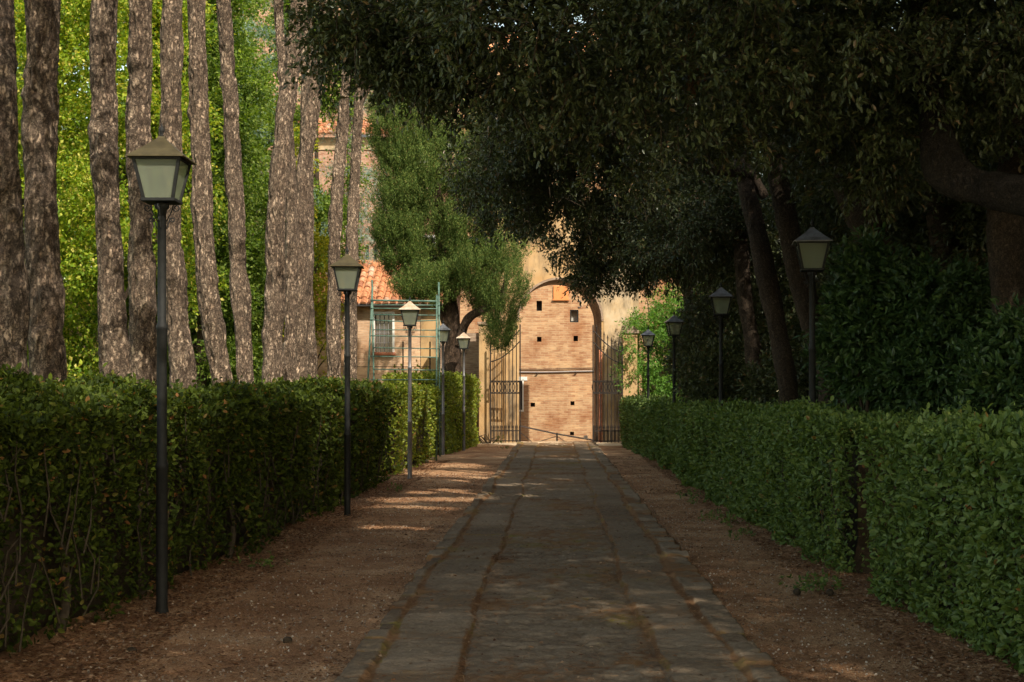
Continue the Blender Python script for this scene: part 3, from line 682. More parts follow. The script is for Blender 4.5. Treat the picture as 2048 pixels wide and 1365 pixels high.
def lamp(x, y, top, rot, label, roofmat='tin', postmat='iron', dz=0.0):
    root = empty('lamp_post', (x, y, 0), label, 'lamp post', 'lantern posts along the lane', rot)
    s = top / 3.55; Z = lambda z: z * s
    p = MB(); 
    prof = [(.001, -.1), (.048, -.1), (.048, .02), (.041, .06), (.041, 1.05), (.046, 1.055), (.046, 1.085), (.036, 1.10), (.036, 2.06), (.041, 2.065), (.041, 2.09), (.031, 2.105), (.031, Z(2.93)), (.05, Z(2.94)), (.055, Z(2.975)), (.02, Z(2.985))]
    p.lathe((0, 0, 0), prof, 20); p.build('post', M[postmat], root, True)
    zb, zt = Z(3.005), Z(3.29); b, t = .105, .163
    fr = MB()
    for sx in (-1, 1):
        for sy in (-1, 1):
            A = np.array([sx * b, sy * b, zb]); B = np.array([sx * t, sy * t, zt]); d = B - A
            V = []
            for c_ in (A, B):
                for ux, uy in ((-1, -1), (1, -1), (1, 1), (-1, 1)): V.append(c_ + np.array([ux * .011, uy * .011, 0]))
            fr.add(V, [(0, 1, 5, 4), (1, 2, 6, 5), (2, 3, 7, 6), (3, 0, 4, 7), (0, 3, 2, 1), (4, 5, 6, 7)])
    fr.box((0, 0, zb - .012), (2 * b + .035, 2 * b + .035, .024), bevel=.004)
    for sg in (-1, 1):
        fr.box((sg * t, 0, zt - .006), (.02, 2 * t - .022, .018)); fr.box((0, sg * t, zt - .006), (2 * t - .022, .02, .018))
    fr.build('lantern_frame', M['iron'], root)
    for k in range(4):
        a = k * math.pi / 2; c_, s_ = math.cos(a), math.sin(a); R = np.array([[c_, -s_, 0], [s_, c_, 0], [0, 0, 1]])
        i = .004
        V = np.array([(b - i, -b + .008, zb + .002), (b - i, b - .008, zb + .002), (t - i, t - .008, zt - .008), (t - i, -t + .008, zt - .008),
                      (b - i - .003, -b + .008, zb + .002), (b - i - .003, b - .008, zb + .002), (t - i - .003, t - .008, zt - .008), (t - i - .003, -t + .008, zt - .008)]) @ R.T
        g = MB(); g.add(V, [(0, 1, 2, 3), (7, 6, 5, 4), (0, 4, 5, 1), (1, 5, 6, 2), (2, 6, 7, 3), (3, 7, 4, 0)]); g.build('pane', M['frost'], root)
    rf = MB(); e = .205; za = Z(3.447)
    ring = lambda q, z: [(-q, -q, z), (q, -q, z), (q, q, z), (-q, q, z)]
    V = ring(e, zt) + ring(e, zt + .008) + ring(.125, zt + .068 * s) + ring(.028, za) + ring(.024, za + .015) + ring(e - .02, zt + .002)
    Fq = []
    for l0 in (0, 4, 8, 12):
        for k in range(4): Fq.append((l0 + k, l0 + (k + 1) % 4, l0 + 4 + (k + 1) % 4, l0 + 4 + k))
    Fq.append((16, 17, 18, 19)); Fq.append((3, 2, 1, 0))
    rf.add(V[:20], Fq); rf.build('lantern_roof', M[roofmat], root)
    fi = MB(); fi.lathe((0, 0, za + .012), [(.001, 0), (.013, .002), (.016, .012), (.010, .02), (.019, .038), (.021, .05), (.014, .066), (.006, .085), (.001, .105)], 14); fi.build('finial', M['iron'], root, True)
    bu = MB(); bu.lathe((0, 0, zb), [(.03, 0), (.03, .06), (.022, .07), (.022, .085), (.030, .105), (.036, .135), (.030, .165), (.012, .18), (.001, .183)], 14); bu.build('bulb', M['bulb'], root, True)
    for k in range(4):
        a0 = k * math.pi / 2; sc = MB()
        for (R_, zc, xc, fl) in ((.030, Z(2.945), .105, 1), (.021, Z(2.86), .075, 1)):
            a, r = scroll_pts(R_)
            pts = np.stack([xc - r * np.cos(a + math.pi) * -1 , 0 * a, zc + r * np.sin(a + math.pi * .5)], -1)
            a2 = a + math.pi * .75
            pts = np.stack([xc + r * np.cos(a2), 0 * a, zc + r * np.sin(a2)], -1)[::-1]
            tail = spline([pts[-1], np.array([xc - R_ * 1.2, 0, zc - R_ * .9]), np.array([.034, 0, zc - R_ * 3.2])], 8)[1:]
            pts = np.concatenate([pts, tail]); c_, s_ = math.cos(a0), math.sin(a0)
            pts = pts @ np.array([[c_, s_, 0], [-s_, c_, 0], [0, 0, 1]])
            sc.tube(pts, .0045, 6)
        sc.build('scroll_bracket', M['iron'], root, True)
    return root

d2 = math.radians
lamp(-2.86, 10.45, 3.55, d2(1), 'tallest-looking black lamp post with a brown pyramid roof, before the woody hedge', 'tinbrown')
lamp(-2.68, 18.5, 3.47, d2(4), 'black lamp post with dull brown roof rising in front of the reddish pine trunks', 'tinbrown')
lamp(-2.73, 26.9, 3.40, d2(5), 'sunlit lamp post with pale rusty roof and grey pole before the green scaffold', 'tinpale', 'steel')
lamp(-2.87, 36.6, 3.45, d2(4), 'lamp post half hidden behind the scaffold upright and under the cypress', 'tin', 'steel')
lamp(-2.56, 40.0, 3.37, d2(0), 'small far lamp post with pink roof and grey pole above the squared hedge block', 'tinpale', 'steel')
lamp(2.74, 15.4, 3.46, d2(-6), 'lamp post with mottled grey roof standing against the leaning dark trunks', 'tin')
lamp(2.75, 24.0, 3.45, d2(-5), 'lamp post with grey roof in the middle of the long clipped hedge', 'tin')
lamp(2.65, 32.3, 3.44, d2(6), 'lamp post with blue-grey roof at the gap between the long and the short clipped hedge', 'tin')
lamp(2.53, 39.5, 3.44, d2(-6), 'smallest lamp post beside the bright acacia, by the open gate leaf', 'tin')

# ------------------------------------------------------------------ pines
def trunk_mesh(name, pts, rads, mat, root, org, n=56, step=.035, amp=.014, smooth=True, vis=1.0, stretch=(9, 9, 3), lump=.05, kn=()):
    P = np.asarray(pts, float); Ltot = np.linalg.norm(np.diff(P, axis=0), axis=1).sum()
    m = max(8, int(Ltot / step)); pp = spline(P, m); rr = np.interp(np.linspace(0, 1, m), np.linspace(0, 1, len(rads)), rads)
    st = np.array(stretch, float)
    knots_ = [(pp[int(q * (m - 1))], np.array([math.cos(a_), math.sin(a_), 0]), h_) for q, a_, h_ in kn]
    def disp(v):
        kx = 0
        for c_, d_, h_ in knots_:
            e_ = v - (c_ + d_ * rads[0] * .9); e2_ = (e_ * e_).sum(1); kx = kx + h_ * (np.exp(-e2_ / .010) - .8 * np.exp(-e2_ / .0012))
        k = np.interp(v[:, 2], [P[:, 2].min(), P[:, 2].max()], [rads[0], rads[-1]]) / max(rads[0], 1e-3)
        return kx + (amp * (np.abs(fbm(v * st, 3, 14)) * -1.6 + .5) + lump * .6 * fbm(v * np.array([2.4, 2.4, 1.5]), 2, 24) * np.clip(k, .2, 1) * (rads[0] / .2)) 
    V, Fq = tube(pp, rr, n, disp)
    cap = np.array([list(range(len(V) - n, len(V)))])
    return mesh_np(name, V, [Fq, cap], mat, root, smooth, origin=org)

def pine(px_pts, Y, width_px, label, seed, bend_y=0.0, crown=True, knots=3):
    """px_pts: (px,py) along the trunk from low to high"""
    rng = np.random.default_rng(seed)
    pts = [W(px, py, Y + (rng.uniform(-.15, .15))) for px, py in px_pts]
    base = pts[0].copy(); d0 = (pts[1] - pts[0]) / (pts[1][2] - pts[0][2]); base = pts[0] - d0 * (pts[0][2]) * .8; base[2] = -.1
    dT = (pts[-1] - pts[-2]) / (pts[-1][2] - pts[-2][2]); ztop = rng.uniform(12.6, 13.2)
    ext = [pts[-1] + dT * (ztop - pts[-1][2]) * f * np.array([.5, .5, 1]) for f in (.5, 1.0)]
    P = [base] + pts + ext
    r0 = width_px * Y / F / 2 * .90
    zs = np.array([p[2] for p in P]); rad = np.interp(zs, [-.1, .5, 2, 6, ztop], [r0 * 1.32, r0 * 1.12, r0 * 1.0, r0 * .9, r0 * .45])
    org = np.array([base[0], base[1], 0]); root = empty('pine_tree', tuple(org), label, 'pine tree', 'stone pines in a row behind the left hedge')
    kn = [(rng.uniform(.02, .6), rng.uniform(-2.9, -.2), rng.uniform(.025, .06)) for _ in range(11)]
    trunk_mesh('trunk', P, rad, M['pinebark'], root, org, 84, .028, .026, stretch=(15, 15, 4.2), kn=kn, lump=.06)
    kb = MB()
    if crown:
        top = P[-1]; limbs = MB(); bl = []
        for k in range(7):
            a = k * 2.4 + rng.uniform(-.4, .4); rr = rng.uniform(1.3, 2.6); e = top + np.array([math.cos(a) * rr, math.sin(a) * rr, rng.uniform(.3, 1.6)])
            s0 = top - np.array([0, 0, rng.uniform(.1, 1.5)])
            limbs.tube(spline([s0, (s0 + e) / 2 + np.array([0, 0, -.15]), e], 8), np.linspace(r0 * .42, .03, 8), 8)
            bl.append((e[0], e[1], e[2] + .2, 1.1, 1.1, .6))
        limbs.build('limb', M['pinebark'], root, True, org)
        Lv = Leaves(); C, d = blob_pts(bl, 130, rng, .5); sprays(Lv, C, d + np.array([0, 0, .7]), 14, .22, .22, .05, 'needle', rng, 0, .9)
        Lv.build('crown', M['pine'], root, org)
    return root

# where sun patches fall (filled before the crowns are built)
for (x, y, z, r) in [(-2.9, 29.2, .8, .5), (-3.1, 30.6, 1.6, .6), (-3.2, 33.0, 1.7, .65), (-2.9, 33.4, .9, .6), (-2.2, 30.6, 0, .35), (-1.9, 31.2, 0, .3), (-2.5, 31.2, 0, .35), (-1.8, 29.0, 0, .25), (-2.4, 28.7, 0, .3), (-2.0, 23.4, 0, .2), (-1.7, 23.6, 0, .2), (-1.8, 26.0, 0, .18), (-1.3, 27.0, 0, .15), (.1, 26.5, 0, .12),
                     (-2.73, 26.9, 3.2, .4), (-2.73, 26.9, 2.0, .25), (-3.5, 24, 1.7, .5), (-3.6, 27.0, 1.7, .5), (-3.3, 20, 1.7, .25),
                     (-3.3, 36, 4, 1.0), (-3.6, 35, 2.6, 1.0), (-3.0, 40, 2.1, .8), (-2.6, 43.6, 1.5, .8), (-3.4, 43, 2.1, .8), (2.0, 43.5, 1.2, .5),
                     (0, 45.3, 0, .8), (-1.2, 45.2, 0, .8), (1.2, 45.4, 0, .7), (-2.3, 45.4, 0, .8), (1.9, 44.5, 0, .5)]: gap(x, y, z, r)
for (x, y, z, r) in [(-5.6, 23.3, 3.0, .35), (-5.6, 23.3, 6.2, .4), (-5.6, 25.3, 6.6, .5), (-5.6, 25.3, 5.0, .3), (-5.6, 21.2, 6.8, .45), (-5.6, 21.2, 4.6, .25), (-5.6, 28.7, 2.6, .6), (-5.6, 28.7, 8.8, .7), (-5.6, 31.5, 4.6, .8), (-5.4, 31.5, 6.8, .7), (-5.5, 31.5, 3.0, .5), (-5.6, 36.3, 7.6, .9), (-5.6, 36.3, 4.6, .5), (-5.5, 36.3, 2.2, .5), (-5.6, 39, 4, .5), (-5.6, 34, 9.5, .8), (-5.6, 18.1, 7, .2), (-5.6, 19.5, 3, .2), (-5.6, 19.5, 6, .25)]: gap(x, y, z, r)

rgp = np.random.default_rng(3)
for (yy, xa, xb, r) in [(31.9, -2.7, -1.9, .5), (30.6, -2.8, -2.0, .3), (28.7, -2.6, -1.3, .42), (27.4, -2.5, -1.6, .2), (23.2, -2.2, -1.2, .16), (21.6, -2.4, -1.2, .24), (19.9, -2.4, -1.3, .17), (17.2, -2.2, -1.6, .10), (22.4, -1.0, -.2, .10), (25, -.9, -.1, .10), (40.5, 1.0, 1.9, .3), (38, 1.2, 1.7, .2)]:
    for x in np.arange(xa, xb, .28): gap(x, yy + rgp.normal(0, .12), 0, r * rgp.uniform(.7, 1.15))
for (Y, a, b, r) in [(18.1, 1, 7, .10), (19.5, 1.5, 7, .12), (21.2, 2, 8, .22), (23.3, 1.5, 8.5, .32), (25.3, 1.5, 9, .34), (28.7, 5, 10, .4), (31.5, 1.5, 11, .62), (34, 3, 11, .45), (36.3, 1.5, 12, .5), (39, 2, 12, .35)]:
    for z in np.arange(a, b, .75):
        if rgp.random() < .72: gap(-5.55 + rgp.normal(0, .12), Y, z + rgp.normal(0, .15), r * rgp.uniform(.7, 1.4) * (1.25 if Y > 21 else 1))
pine([(22, 740), (14, 500), (5, 250), (-5, -30)], 14.7, 76, 'dark pine trunk cut off by the frame, leftmost of the row', 1)
pine([(98, 770), (84, 480), (80, 240), (84, -30)], 15.8, 76, 'thickest rough pine trunk, second in the row, standing upright', 2)
pine([(233, 770), (213, 400), (207, 200), (208, -30)], 18.1, 60, 'straight pine trunk rising just left of the nearest lantern', 3)
pine([(290, 765), (282, 400), (279, 200), (282, -30)], 19.5, 57, 'pine trunk directly behind the nearest lantern', 4)
pine([(366, 765), (345, 520), (343, 300), (344, -30)], 21.2, 52, 'pine trunk just right of the nearest lantern, flaring at its foot', 5)
pine([(444, 765), (415, 560), (399, 250), (392, -30)], 23.3, 46, 'pine trunk with a knot, its foot bulging out to the right', 6)
pine([(492, 765), (472, 450), (460, 200), (446, -30)], 25.3, 38, 'slim pine trunk tilting to the left, alone in a green gap', 7)
pine([(548, 762), (549, 560), (560, 320), (584, 120), (600, -30)], 28.7, 45, 'pine trunk leaning to the right and crossing a paler trunk near its top', 8)
pine([(578, 740), (583, 480), (575, 250), (562, 100), (555, -30)], 30.6, 29, 'thin pale pine trunk seen behind the trunk that leans right', 12)
pine([(600, 755), (598, 520), (610, 330), (632, 160), (655, -30)], 31.5, 40, 'brightly sunlit pine trunk curving to the right', 9)
pine([(620, 755), (610, 560), (612, 420)], 33.5, 36, 'shaded pine trunk touching the back of the sunlit curved trunk', 13)
pine([(668, 752), (669, 480), (684, 270), (694, 140), (702, -30)], 36.3, 31, 'pale sunlit pine trunk next to the dark forked pine', 10)
r11 = pine([(700, 745), (704, 500), (712, 300), (718, 200), (716, 60), (718, -30)], 38.6, 29, 'dark pine trunk that forks below the oak leaves, last before the cypress', 11)
fk = MB(); p0 = W(714, 215, 38.6); fk.tube(spline([p0, W(728, 185, 38.6), W(748, 150, 38.6), W(765, 60, 38.6), W(770, -60, 38.6)], 24), np.linspace(.13, .09, 24), 14)
fk.build('limb', M['cypbark'], r11, True, np.array(r11.location))

# ------------------------------------------------------------------ evergreen oaks
def oak(label, trunks, blobs, seed, specs, limbs=(), base=None, name='oak_tree', mat='oak', bark='oakbark', trunk_n=32, group='evergreen oaks on the right of the lane'):
    """trunks: list of (points world, radii). specs: list of (blob list, n sprays, leaves per spray, spray length, leaf length, shape)"""
    rng = np.random.default_rng(seed)
    b = np.asarray(base if base is not None else trunks[0][0][0], float); org = np.array([b[0], b[1], 0])
    root = empty(name, tuple(org), label, 'oak tree' if name == 'oak_tree' else 'tree', group)
    for i, (pts, rad) in enumerate(trunks):
        trunk_mesh('trunk' if i == 0 else 'limb', pts, rad, M[bark], root, org, trunk_n, .035, .014, stretch=(20, 20, 6), lump=.08)
    for (bl, n, nl, sl, lf, sh) in specs:  # diamond-leaf blobs: mostly unseen overhead canopy, added to shade the lane
        Lv = Leaves(); C, d = blob_pts(bl, int(n * (1.35 if sh == 'oval' else 1)), rng, .4, clump=(-.10 if bl is near else -.42) if sh == 'oval' else None, cs=40 / np.mean([b_[1] for b_ in bl]) if sh == 'oval' else 1)
        ax = d * .7 + rng.normal(0, .45, d.shape); ax[:, 2] -= .12
        tw = MB()
        sprays(Lv, C, ax, nl, sl, lf, .42, sh, rng, .16, 1.05, twigs=(tw, 3))
        Lv.build('crown', M[mat], root, org)
        if tw.n: tw.build('sprays', M['twig'], root, True, org)
    return root

def pb(px, py, Y, rpx, ry=None, rpz=None, w=1.0):
    c = W(px, py, Y); r = rpx * Y / F; rz = (rpz if rpz else rpx) * Y / F
    return (c[0], c[1], c[2], r, ry if ry else max(r, .8), rz, w)

# near crown hanging from above
near_edge = [pb(690, 15, 12.5, 80, .6), pb(655, 95, 12.8, 48, .4, 55), pb(725, 85, 12.6, 65, .6), pb(790, 110, 12.8, 50, .6), pb(840, 120, 12.8, 60, .6, 70)]
near = [pb(800, 60, 12.6, 110, 1.0), pb(890, 80, 13.0, 90, 1.0), pb(930, 180, 13.5, 70, .8), pb(960, 30, 12, 150, 1.2), pb(1080, 110, 12.8, 140, 1.2), pb(1220, 60, 12, 170, 1.4), pb(1240, 220, 13.2, 130, 1.1),
        pb(1400, 90, 12, 180, 1.4), pb(1420, 180, 13, 100, 1), pb(1560, 60, 12.5, 190, 1.5), pb(1600, 215, 14, 110, 1), pb(1760, 90, 12.5, 190, 1.6), pb(1750, 300, 14, 110, 1), pb(1930, 120, 13, 180, 1.5), pb(2060, 60, 12.5, 200, 1.5), pb(1950, 280, 15, 120, 1), pb(1060, -60, 11.5, 260, 1.5), pb(1500, -80, 11.5, 350, 1.8), pb(1950, -60, 12, 260, 1.5)]
mid = [pb(915, 240, 18, 50, .8), pb(960, 300, 18, 90, 1.2), pb(960, 150, 19, 120, 1.6), pb(1060, 240, 18.5, 130, 1.5), pb(1020, 380, 20, 80, 1.1), pb(1140, 330, 19, 130, 1.5), pb(1255, 330, 19, 120, 1.6), pb(1380, 210, 19, 115, 1.8), pb(1340, 430, 25, 110, 1.4), pb(1480, 180, 19, 115, 1.8), pb(1230, 180, 18, 150, 1.8), pb(880, 130, 19.5, 50, 1.0), pb(1150, 80, 18, 180, 2), pb(1440, 380, 26, 90, 1.2)]
far = [pb(1010, 410, 27, 50, 1.0, 40), pb(1080, 400, 28, 75, 1.5, 70), pb(1170, 470, 29, 60, 1.5, 40), pb(1210, 410, 28, 105, 2.0, 85), pb(1245, 515, 30, 62, 1.5, 50), pb(1310, 460, 29, 105, 2), pb(1385, 450, 28, 105, 2), pb(1365, 520, 30, 50, 1.2, 32), pb(1440, 430, 27, 90, 1.6), pb(1110, 320, 28, 150, 2.5), pb(1300, 320, 28, 190, 2.5), pb(985, 330, 28, 60, 1.4), pb(1132, 500, 29, 40, .9, 28), pb(1178, 556, 30, 34, .8, 24), pb(1200, 548, 31, 34, .8, 20), pb(1275, 560, 31, 36, .8, 16), pb(1040, 250, 29, 90, 1.4)]
curtain = [pb(1500, 460, 27, 80, 1.2, 110), pb(1560, 330, 24, 90, 1.4), pb(1640, 380, 22, 90, 1.2), pb(1700, 330, 20, 100, 1.2), pb(1800, 440, 21, 120, 1.5, 110), pb(1900, 450, 20, 120, 1.5), pb(2010, 430, 18, 110, 1.4), pb(2020, 250, 17, 110, 1.2), pb(1880, 250, 17, 100, 1.2), pb(1720, 220, 17, 110, 1.3), pb(1560, 560, 29, 90, 1.2, 120), pb(1450, 580, 32, 70, 1.2, 110), pb(1430, 700, 33, 70, 1.2, 110)]

oak('dark oak whose thick limb enters from the right edge and turns upward',
    [([(5.4, 10.6, -.1), (5.35, 10.7, 1.6), (5.1, 11.0, 2.75), W(2040, 392, 11.6), W(1950, 372, 11.8), W(1890, 330, 12), W(1868, 240, 12.1), W(1852, 110, 12.2), W(1830, -60, 12.3), (2.6, 12.2, 7.5)], [.28, .25, .20, .155, .15, .165, .15, .12, .10, .06])],
    None, 101, [(near, 8600, 20, .30, .058, 'oval'), (near_edge, 400, 20, .28, .058, 'oval'), ([(3.5, 2, 8.6, 5.5, 5, 1.2), (4.5, -5, 9.5, 7, 6, 1.5), (.5, 7.5, 7.6, 3.2, 3.2, 1.0), (4.5, 9, 8.5, 4.5, 5, 1.5), (10, 4, 7, 4, 8, 2.5), (9, 12, 8, 4, 6, 2.5), (-2.9, 9.6, 7.9, 1.8, 2.8, .7), (-3.0, 13.2, 8.8, 1.6, 3, .7, .8), (-1.6, 19.5, 9.4, 1.5, 4, .7, .5), (5, 1, 9.2, 6, 6, 1.2), (3, 6, 8.6, 4, 4, 1.0), (6, 10, 9.5, 4, 5, 1.2)], 27000, 9, .7, .16, 'diamond')], base=(5.4, 10.6, 0), bark='oakdark', trunk_n=64)  # diamond-leaf blobs are unseen canopy added to shade the lane and pine trunks
def dead_bunch(root):
    r = np.random.default_rng(66); Lv = Leaves(); org = np.array(root.location)
    C = np.array([W(1385 + r.normal(0, 9), 20 + 150 * q, 11.9) for q in r.random(11)] + [W(1425, 60, 12)])
    sprays(Lv, C, r.normal(0, .3, (len(C), 3)) - np.array([0, 0, 1.]), 7, .16, .085, .33, 'oval', r, .1, .4, carve_on=False)
    Lv.build('dead_leaves', M['litter'], root, org)
dead_bunch([o_ for o_ in COL.objects if o_.name == 'oak_tree'][0])
oak('tall oak trunk standing in shade near the right edge, bark furrowed',
    [([W(2030, 815, 14) * np.array([1, 1, 0]), W(2026, 700, 14), W(2018, 560, 14), W(2012, 420, 14.1), W(2030, 250, 14.3), (4.7, 14.5, 8.5)], [.21, .185, .17, .16, .14, .08])],
    None, 102, [([(6.5, 15, 8.6, 4, 4, 2.0), (4, 17, 9.2, 3.6, 4, 1.8), (8.5, 18, 7, 3, 5, 3.5), (8.5, 14, 4, 2.2, 5, 3.0), (8.8, 20, 3.2, 2.2, 5, 3.0), (3, 13, 9, 4, 4, 1.0)], 12000, 9, .7, .15, 'diamond')])
oak('dark oak trunk slanting steeply up to the left above the laurels',
    [([(4.6, 17.2, -.1), W(1860, 700, 17.2), W(1800, 590, 17.1), W(1755, 500, 17), W(1705, 390, 17), W(1640, 265, 17), W(1585, 140, 17), (2.0, 17, 8.0)], [.24, .21, .19, .18, .17, .15, .13, .08])],
    None, 103, [(mid[:7], 2800, 20, .32, .062, 'oval'), ([(3, 20, 9.5, 5, 4, 1.5), (-.5, 15.5, 8.0, 2.4, 3, 1.0)], 4500, 9, .7, .15, 'diamond')])
oak('leaning oak trunk directly behind the lamp post with mottled roof',
    [([(3.95, 20.2, -.1), W(1668, 790, 20), W(1632, 660, 20), W(1598, 550, 20), W(1572, 430, 20), W(1545, 290, 20), (2.5, 20, 7.5)], [.22, .19, .165, .15, .145, .13, .07])],
    None, 104, [(mid[7:], 3000, 20, .32, .062, 'oval'), (curtain[3:10], 3300, 18, .36, .075, 'oval')])
oak('oak with a lopped dark limb stub pointing left over the lane',
    [([(3.62, 22.3, -.1), W(1578, 800, 22), W(1558, 680, 22), W(1535, 560, 22), W(1510, 450, 22), W(1494, 380, 22), W(1478, 300, 22.2), W(1470, 180, 22.5), (2.2, 22.5, 8.5)], [.18, .165, .16, .155, .14, .13, .11, .09, .06]),
     ([W(1530, 395, 22.1), W(1500, 352, 22), W(1465, 343, 21.9), W(1420, 340, 21.8), W(1392, 330, 21.7), W(1372, 318, 21.7)], [.07, .10, .085, .075, .075, .05])],
    None, 105, [(curtain[:3] + curtain[10:], 3600, 18, .36, .07, 'oval'), ([(2.5, 25, 10, 5.5, 4.5, 1.6), (8.5, 25, 5, 2.5, 6, 5)], 6500, 9, .7, .16, 'diamond'), ([pb(980, 60, 31, 220, 2.5, 170), pb(1300, 60, 31, 260, 2.5, 190), pb(1550, 80, 31, 260, 2.5, 190)], 5200, 9, .6, .15, 'diamond')])
oak('slimmer oak trunk leaning left, next beyond the lopped oak',
    [([(3.75, 26.2, -.1), W(1522, 808, 26), W(1506, 710, 26), W(1489, 600, 26), W(1482, 490, 26), W(1470, 360, 26), (2.6, 26.5, 9)], [.17, .155, .15, .14, .12, .10, .05])],
    None, 106, [(far[:9], 4600, 20, .36, .068, 'oval')])
oak('farthest oak, a short dark trunk beside the bright acacia',
    [([(3.75, 36.3, -.1), W(1405, 800, 36), W(1392, 700, 36), W(1378, 600, 36), W(1370, 500, 36), W(1360, 380, 36), (2.6, 36, 8)], [.16, .14, .13, .13, .12, .10, .05]),
     ([W(1376, 560, 36), W(1340, 548, 35.6), W(1290, 545, 35)], [.09, .07, .04])],
    None, 107, [(far[9:], 4600, 20, .36, .07, 'oval'), ([(4.5, 33, 9.5, 4, 5, 2.2), (8.5, 33, 5, 2.5, 5, 5), (7.5, 40, 5, 2.5, 4, 4.5)], 7000, 9, .7, .16, 'diamond')])
oak('deep shaded oak trunk in the dark gap left of the furrowed trunk',
    [([(5.2, 18.5, -.1), W(1900, 700, 18.5), W(1893, 540, 18.5), W(1875, 380, 18.5), W(1850, 230, 18.5), (4.5, 18.5, 8)], [.24, .21, .19, .18, .16, .08])],
    None, 108, [([(10.5, 10, 4, 2, 6, 4), (11, 20, 5, 2, 7, 5), (11.5, 32, 5, 2.5, 8, 6)], 6500, 10, .8, .2, 'diamond')])
# bushes under the oaks
def bush(label, blobs, n, nl, sl, lf, seed, mat='laurel', name='laurel_bush', cat='bush', group=None, asp=.45, shape='oval', up=.3, carve_on=True):
    rng = np.random.default_rng(seed); b = np.array(blobs)[:, :3].mean(0); org = np.array([b[0], b[1], 0])
    root = empty(name, tuple(org), label, cat, group)
    st = MB()
    for k in range(min(9, 3 + len(blobs) * 2)):
        q = blobs[k % len(blobs)]; e = np.array([q[0] + rng.normal(0, q[3] * .3), q[1] + rng.normal(0, q[4] * .3), q[2] + q[5] * .4]); s0 = np.array([org[0] + rng.normal(0, .15), org[1] + rng.normal(0, .15), -.05])
        st.tube(spline([s0, (s0 + e) / 2 + rng.normal(0, .08, 3), e], 8), np.linspace(.03, .008, 8), 6)
    st.build('stem', M['twig'], root, True, org)
    Lv = Leaves(); C, d = blob_pts(blobs, n, rng, .4); C[:, 2] = np.maximum(C[:, 2], .05); ax = d + rng.normal(0, .4, d.shape); ax[:, 2] += up
    sprays(Lv, C, ax, nl, sl, lf, asp, shape, rng, .15, .9, carve_on=carve_on)
    Lv.build('foliage', M[mat], root, org); return root
bush('glossy laurel bush just right of the lamp post with mottled roof', [pb(1740, 580, 15.8, 60, .6, 90), pb(1720, 700, 15.8, 70, .6, 90), pb(1780, 690, 16, 80, .6, 110)], 1000, 16, .26, .085, 301, group='laurels under the oaks')
bush('broad laurel bush filling the shade between lamp post and right edge', [pb(1850, 640, 15.4, 90, .7, 110), pb(1900, 720, 15.2, 90, .7, 90), pb(1840, 760, 15.2, 90, .7, 60)], 1300, 16, .26, .075, 302, group='laurels under the oaks')
bush('laurel bush in front of the furrowed oak trunk at the right edge', [pb(1990, 780, 12.8, 60, .5, 60), pb(2060, 740, 12.8, 60, .5, 110), pb(1950, 640, 15.5, 45, .5, 90)], 900, 16, .24, .075, 303, group='laurels under the oaks')
bush('dull green thicket behind the long clipped hedge, left of the leaning trunks', [pb(1430, 760, 29, 60, .7, 60), pb(1480, 740, 29, 60, .7, 70), pb(1400, 700, 34, 50, .7, 90), pb(1560, 770, 25, 70, .6, 50), pb(1620, 760, 24, 60, .5, 60)], 2000, 16, .3, .075, 304, mat='oak', name='thicket')
bush('dark undergrowth far back between the oak trunks', [pb(1640, 600, 26, 90, .7, 180), pb(1760, 640, 24, 90, .7, 160), pb(1900, 600, 22, 110, .7, 200), pb(2020, 600, 20, 90, .7, 220), pb(1530, 620, 30, 60, .7, 150)], 3200, 14, .4, .10, 305, mat='oak', name='undergrowth_bush')

# ------------------------------------------------------------------ bright acacia by the gate
def acacia():
    rng = np.random.default_rng(77); org = np.array([3.6, 46.6, 0])
    root = empty('acacia_tree', tuple(org), 'bright green acacia glowing in sun to the right of the gate', 'tree')
    st = MB()
    for (a, b, c_) in (((3.4, 46.5, -.05), (3.3, 46.3, 2.4), (2.9, 46, 4.6)), ((3.5, 46.6, 0), (3.8, 46.2, 2.2), (4.0, 45.8, 4.4)), ((3.5, 46.6, 0), (3.0, 46.2, 1.8), (2.5, 45.8, 3.2))):
        st.tube(spline([np.array(a), np.array(b), np.array(c_)], 10), np.linspace(.06, .012, 10), 7)
    st.build('trunk', M['stem'], root, True, org)
    bl = [pb(1340, 610, 46, 35, .7, 40), pb(1310, 660, 46, 40, .8, 35), pb(1345, 650, 46.5, 45, .8, 50), pb(1290, 710, 46, 30, .7, 40), pb(1330, 740, 46, 50, .8, 50), pb(1370, 700, 47, 50, .8, 90), pb(1320, 780, 46, 50, .7, 25), pb(1262, 690, 45.0, 18, .4, 14), pb(1258, 745, 45.0, 18, .4, 22), pb(1265, 650, 45.2, 14, .3, 12), pb(1278, 650, 45.8, 16, .4, 14), pb(1400, 620, 48, 50, .8, 80)]
    Lv = Leaves(); C, d = blob_pts(bl, 2300, rng, .5); ax = d + rng.normal(0, .5, d.shape); sprays(Lv, C, ax, 16, .34, .085, .42, 'diamond', rng, .3, .8)
    Lv.build('crown', M['acacia'], root, org)
acacia()

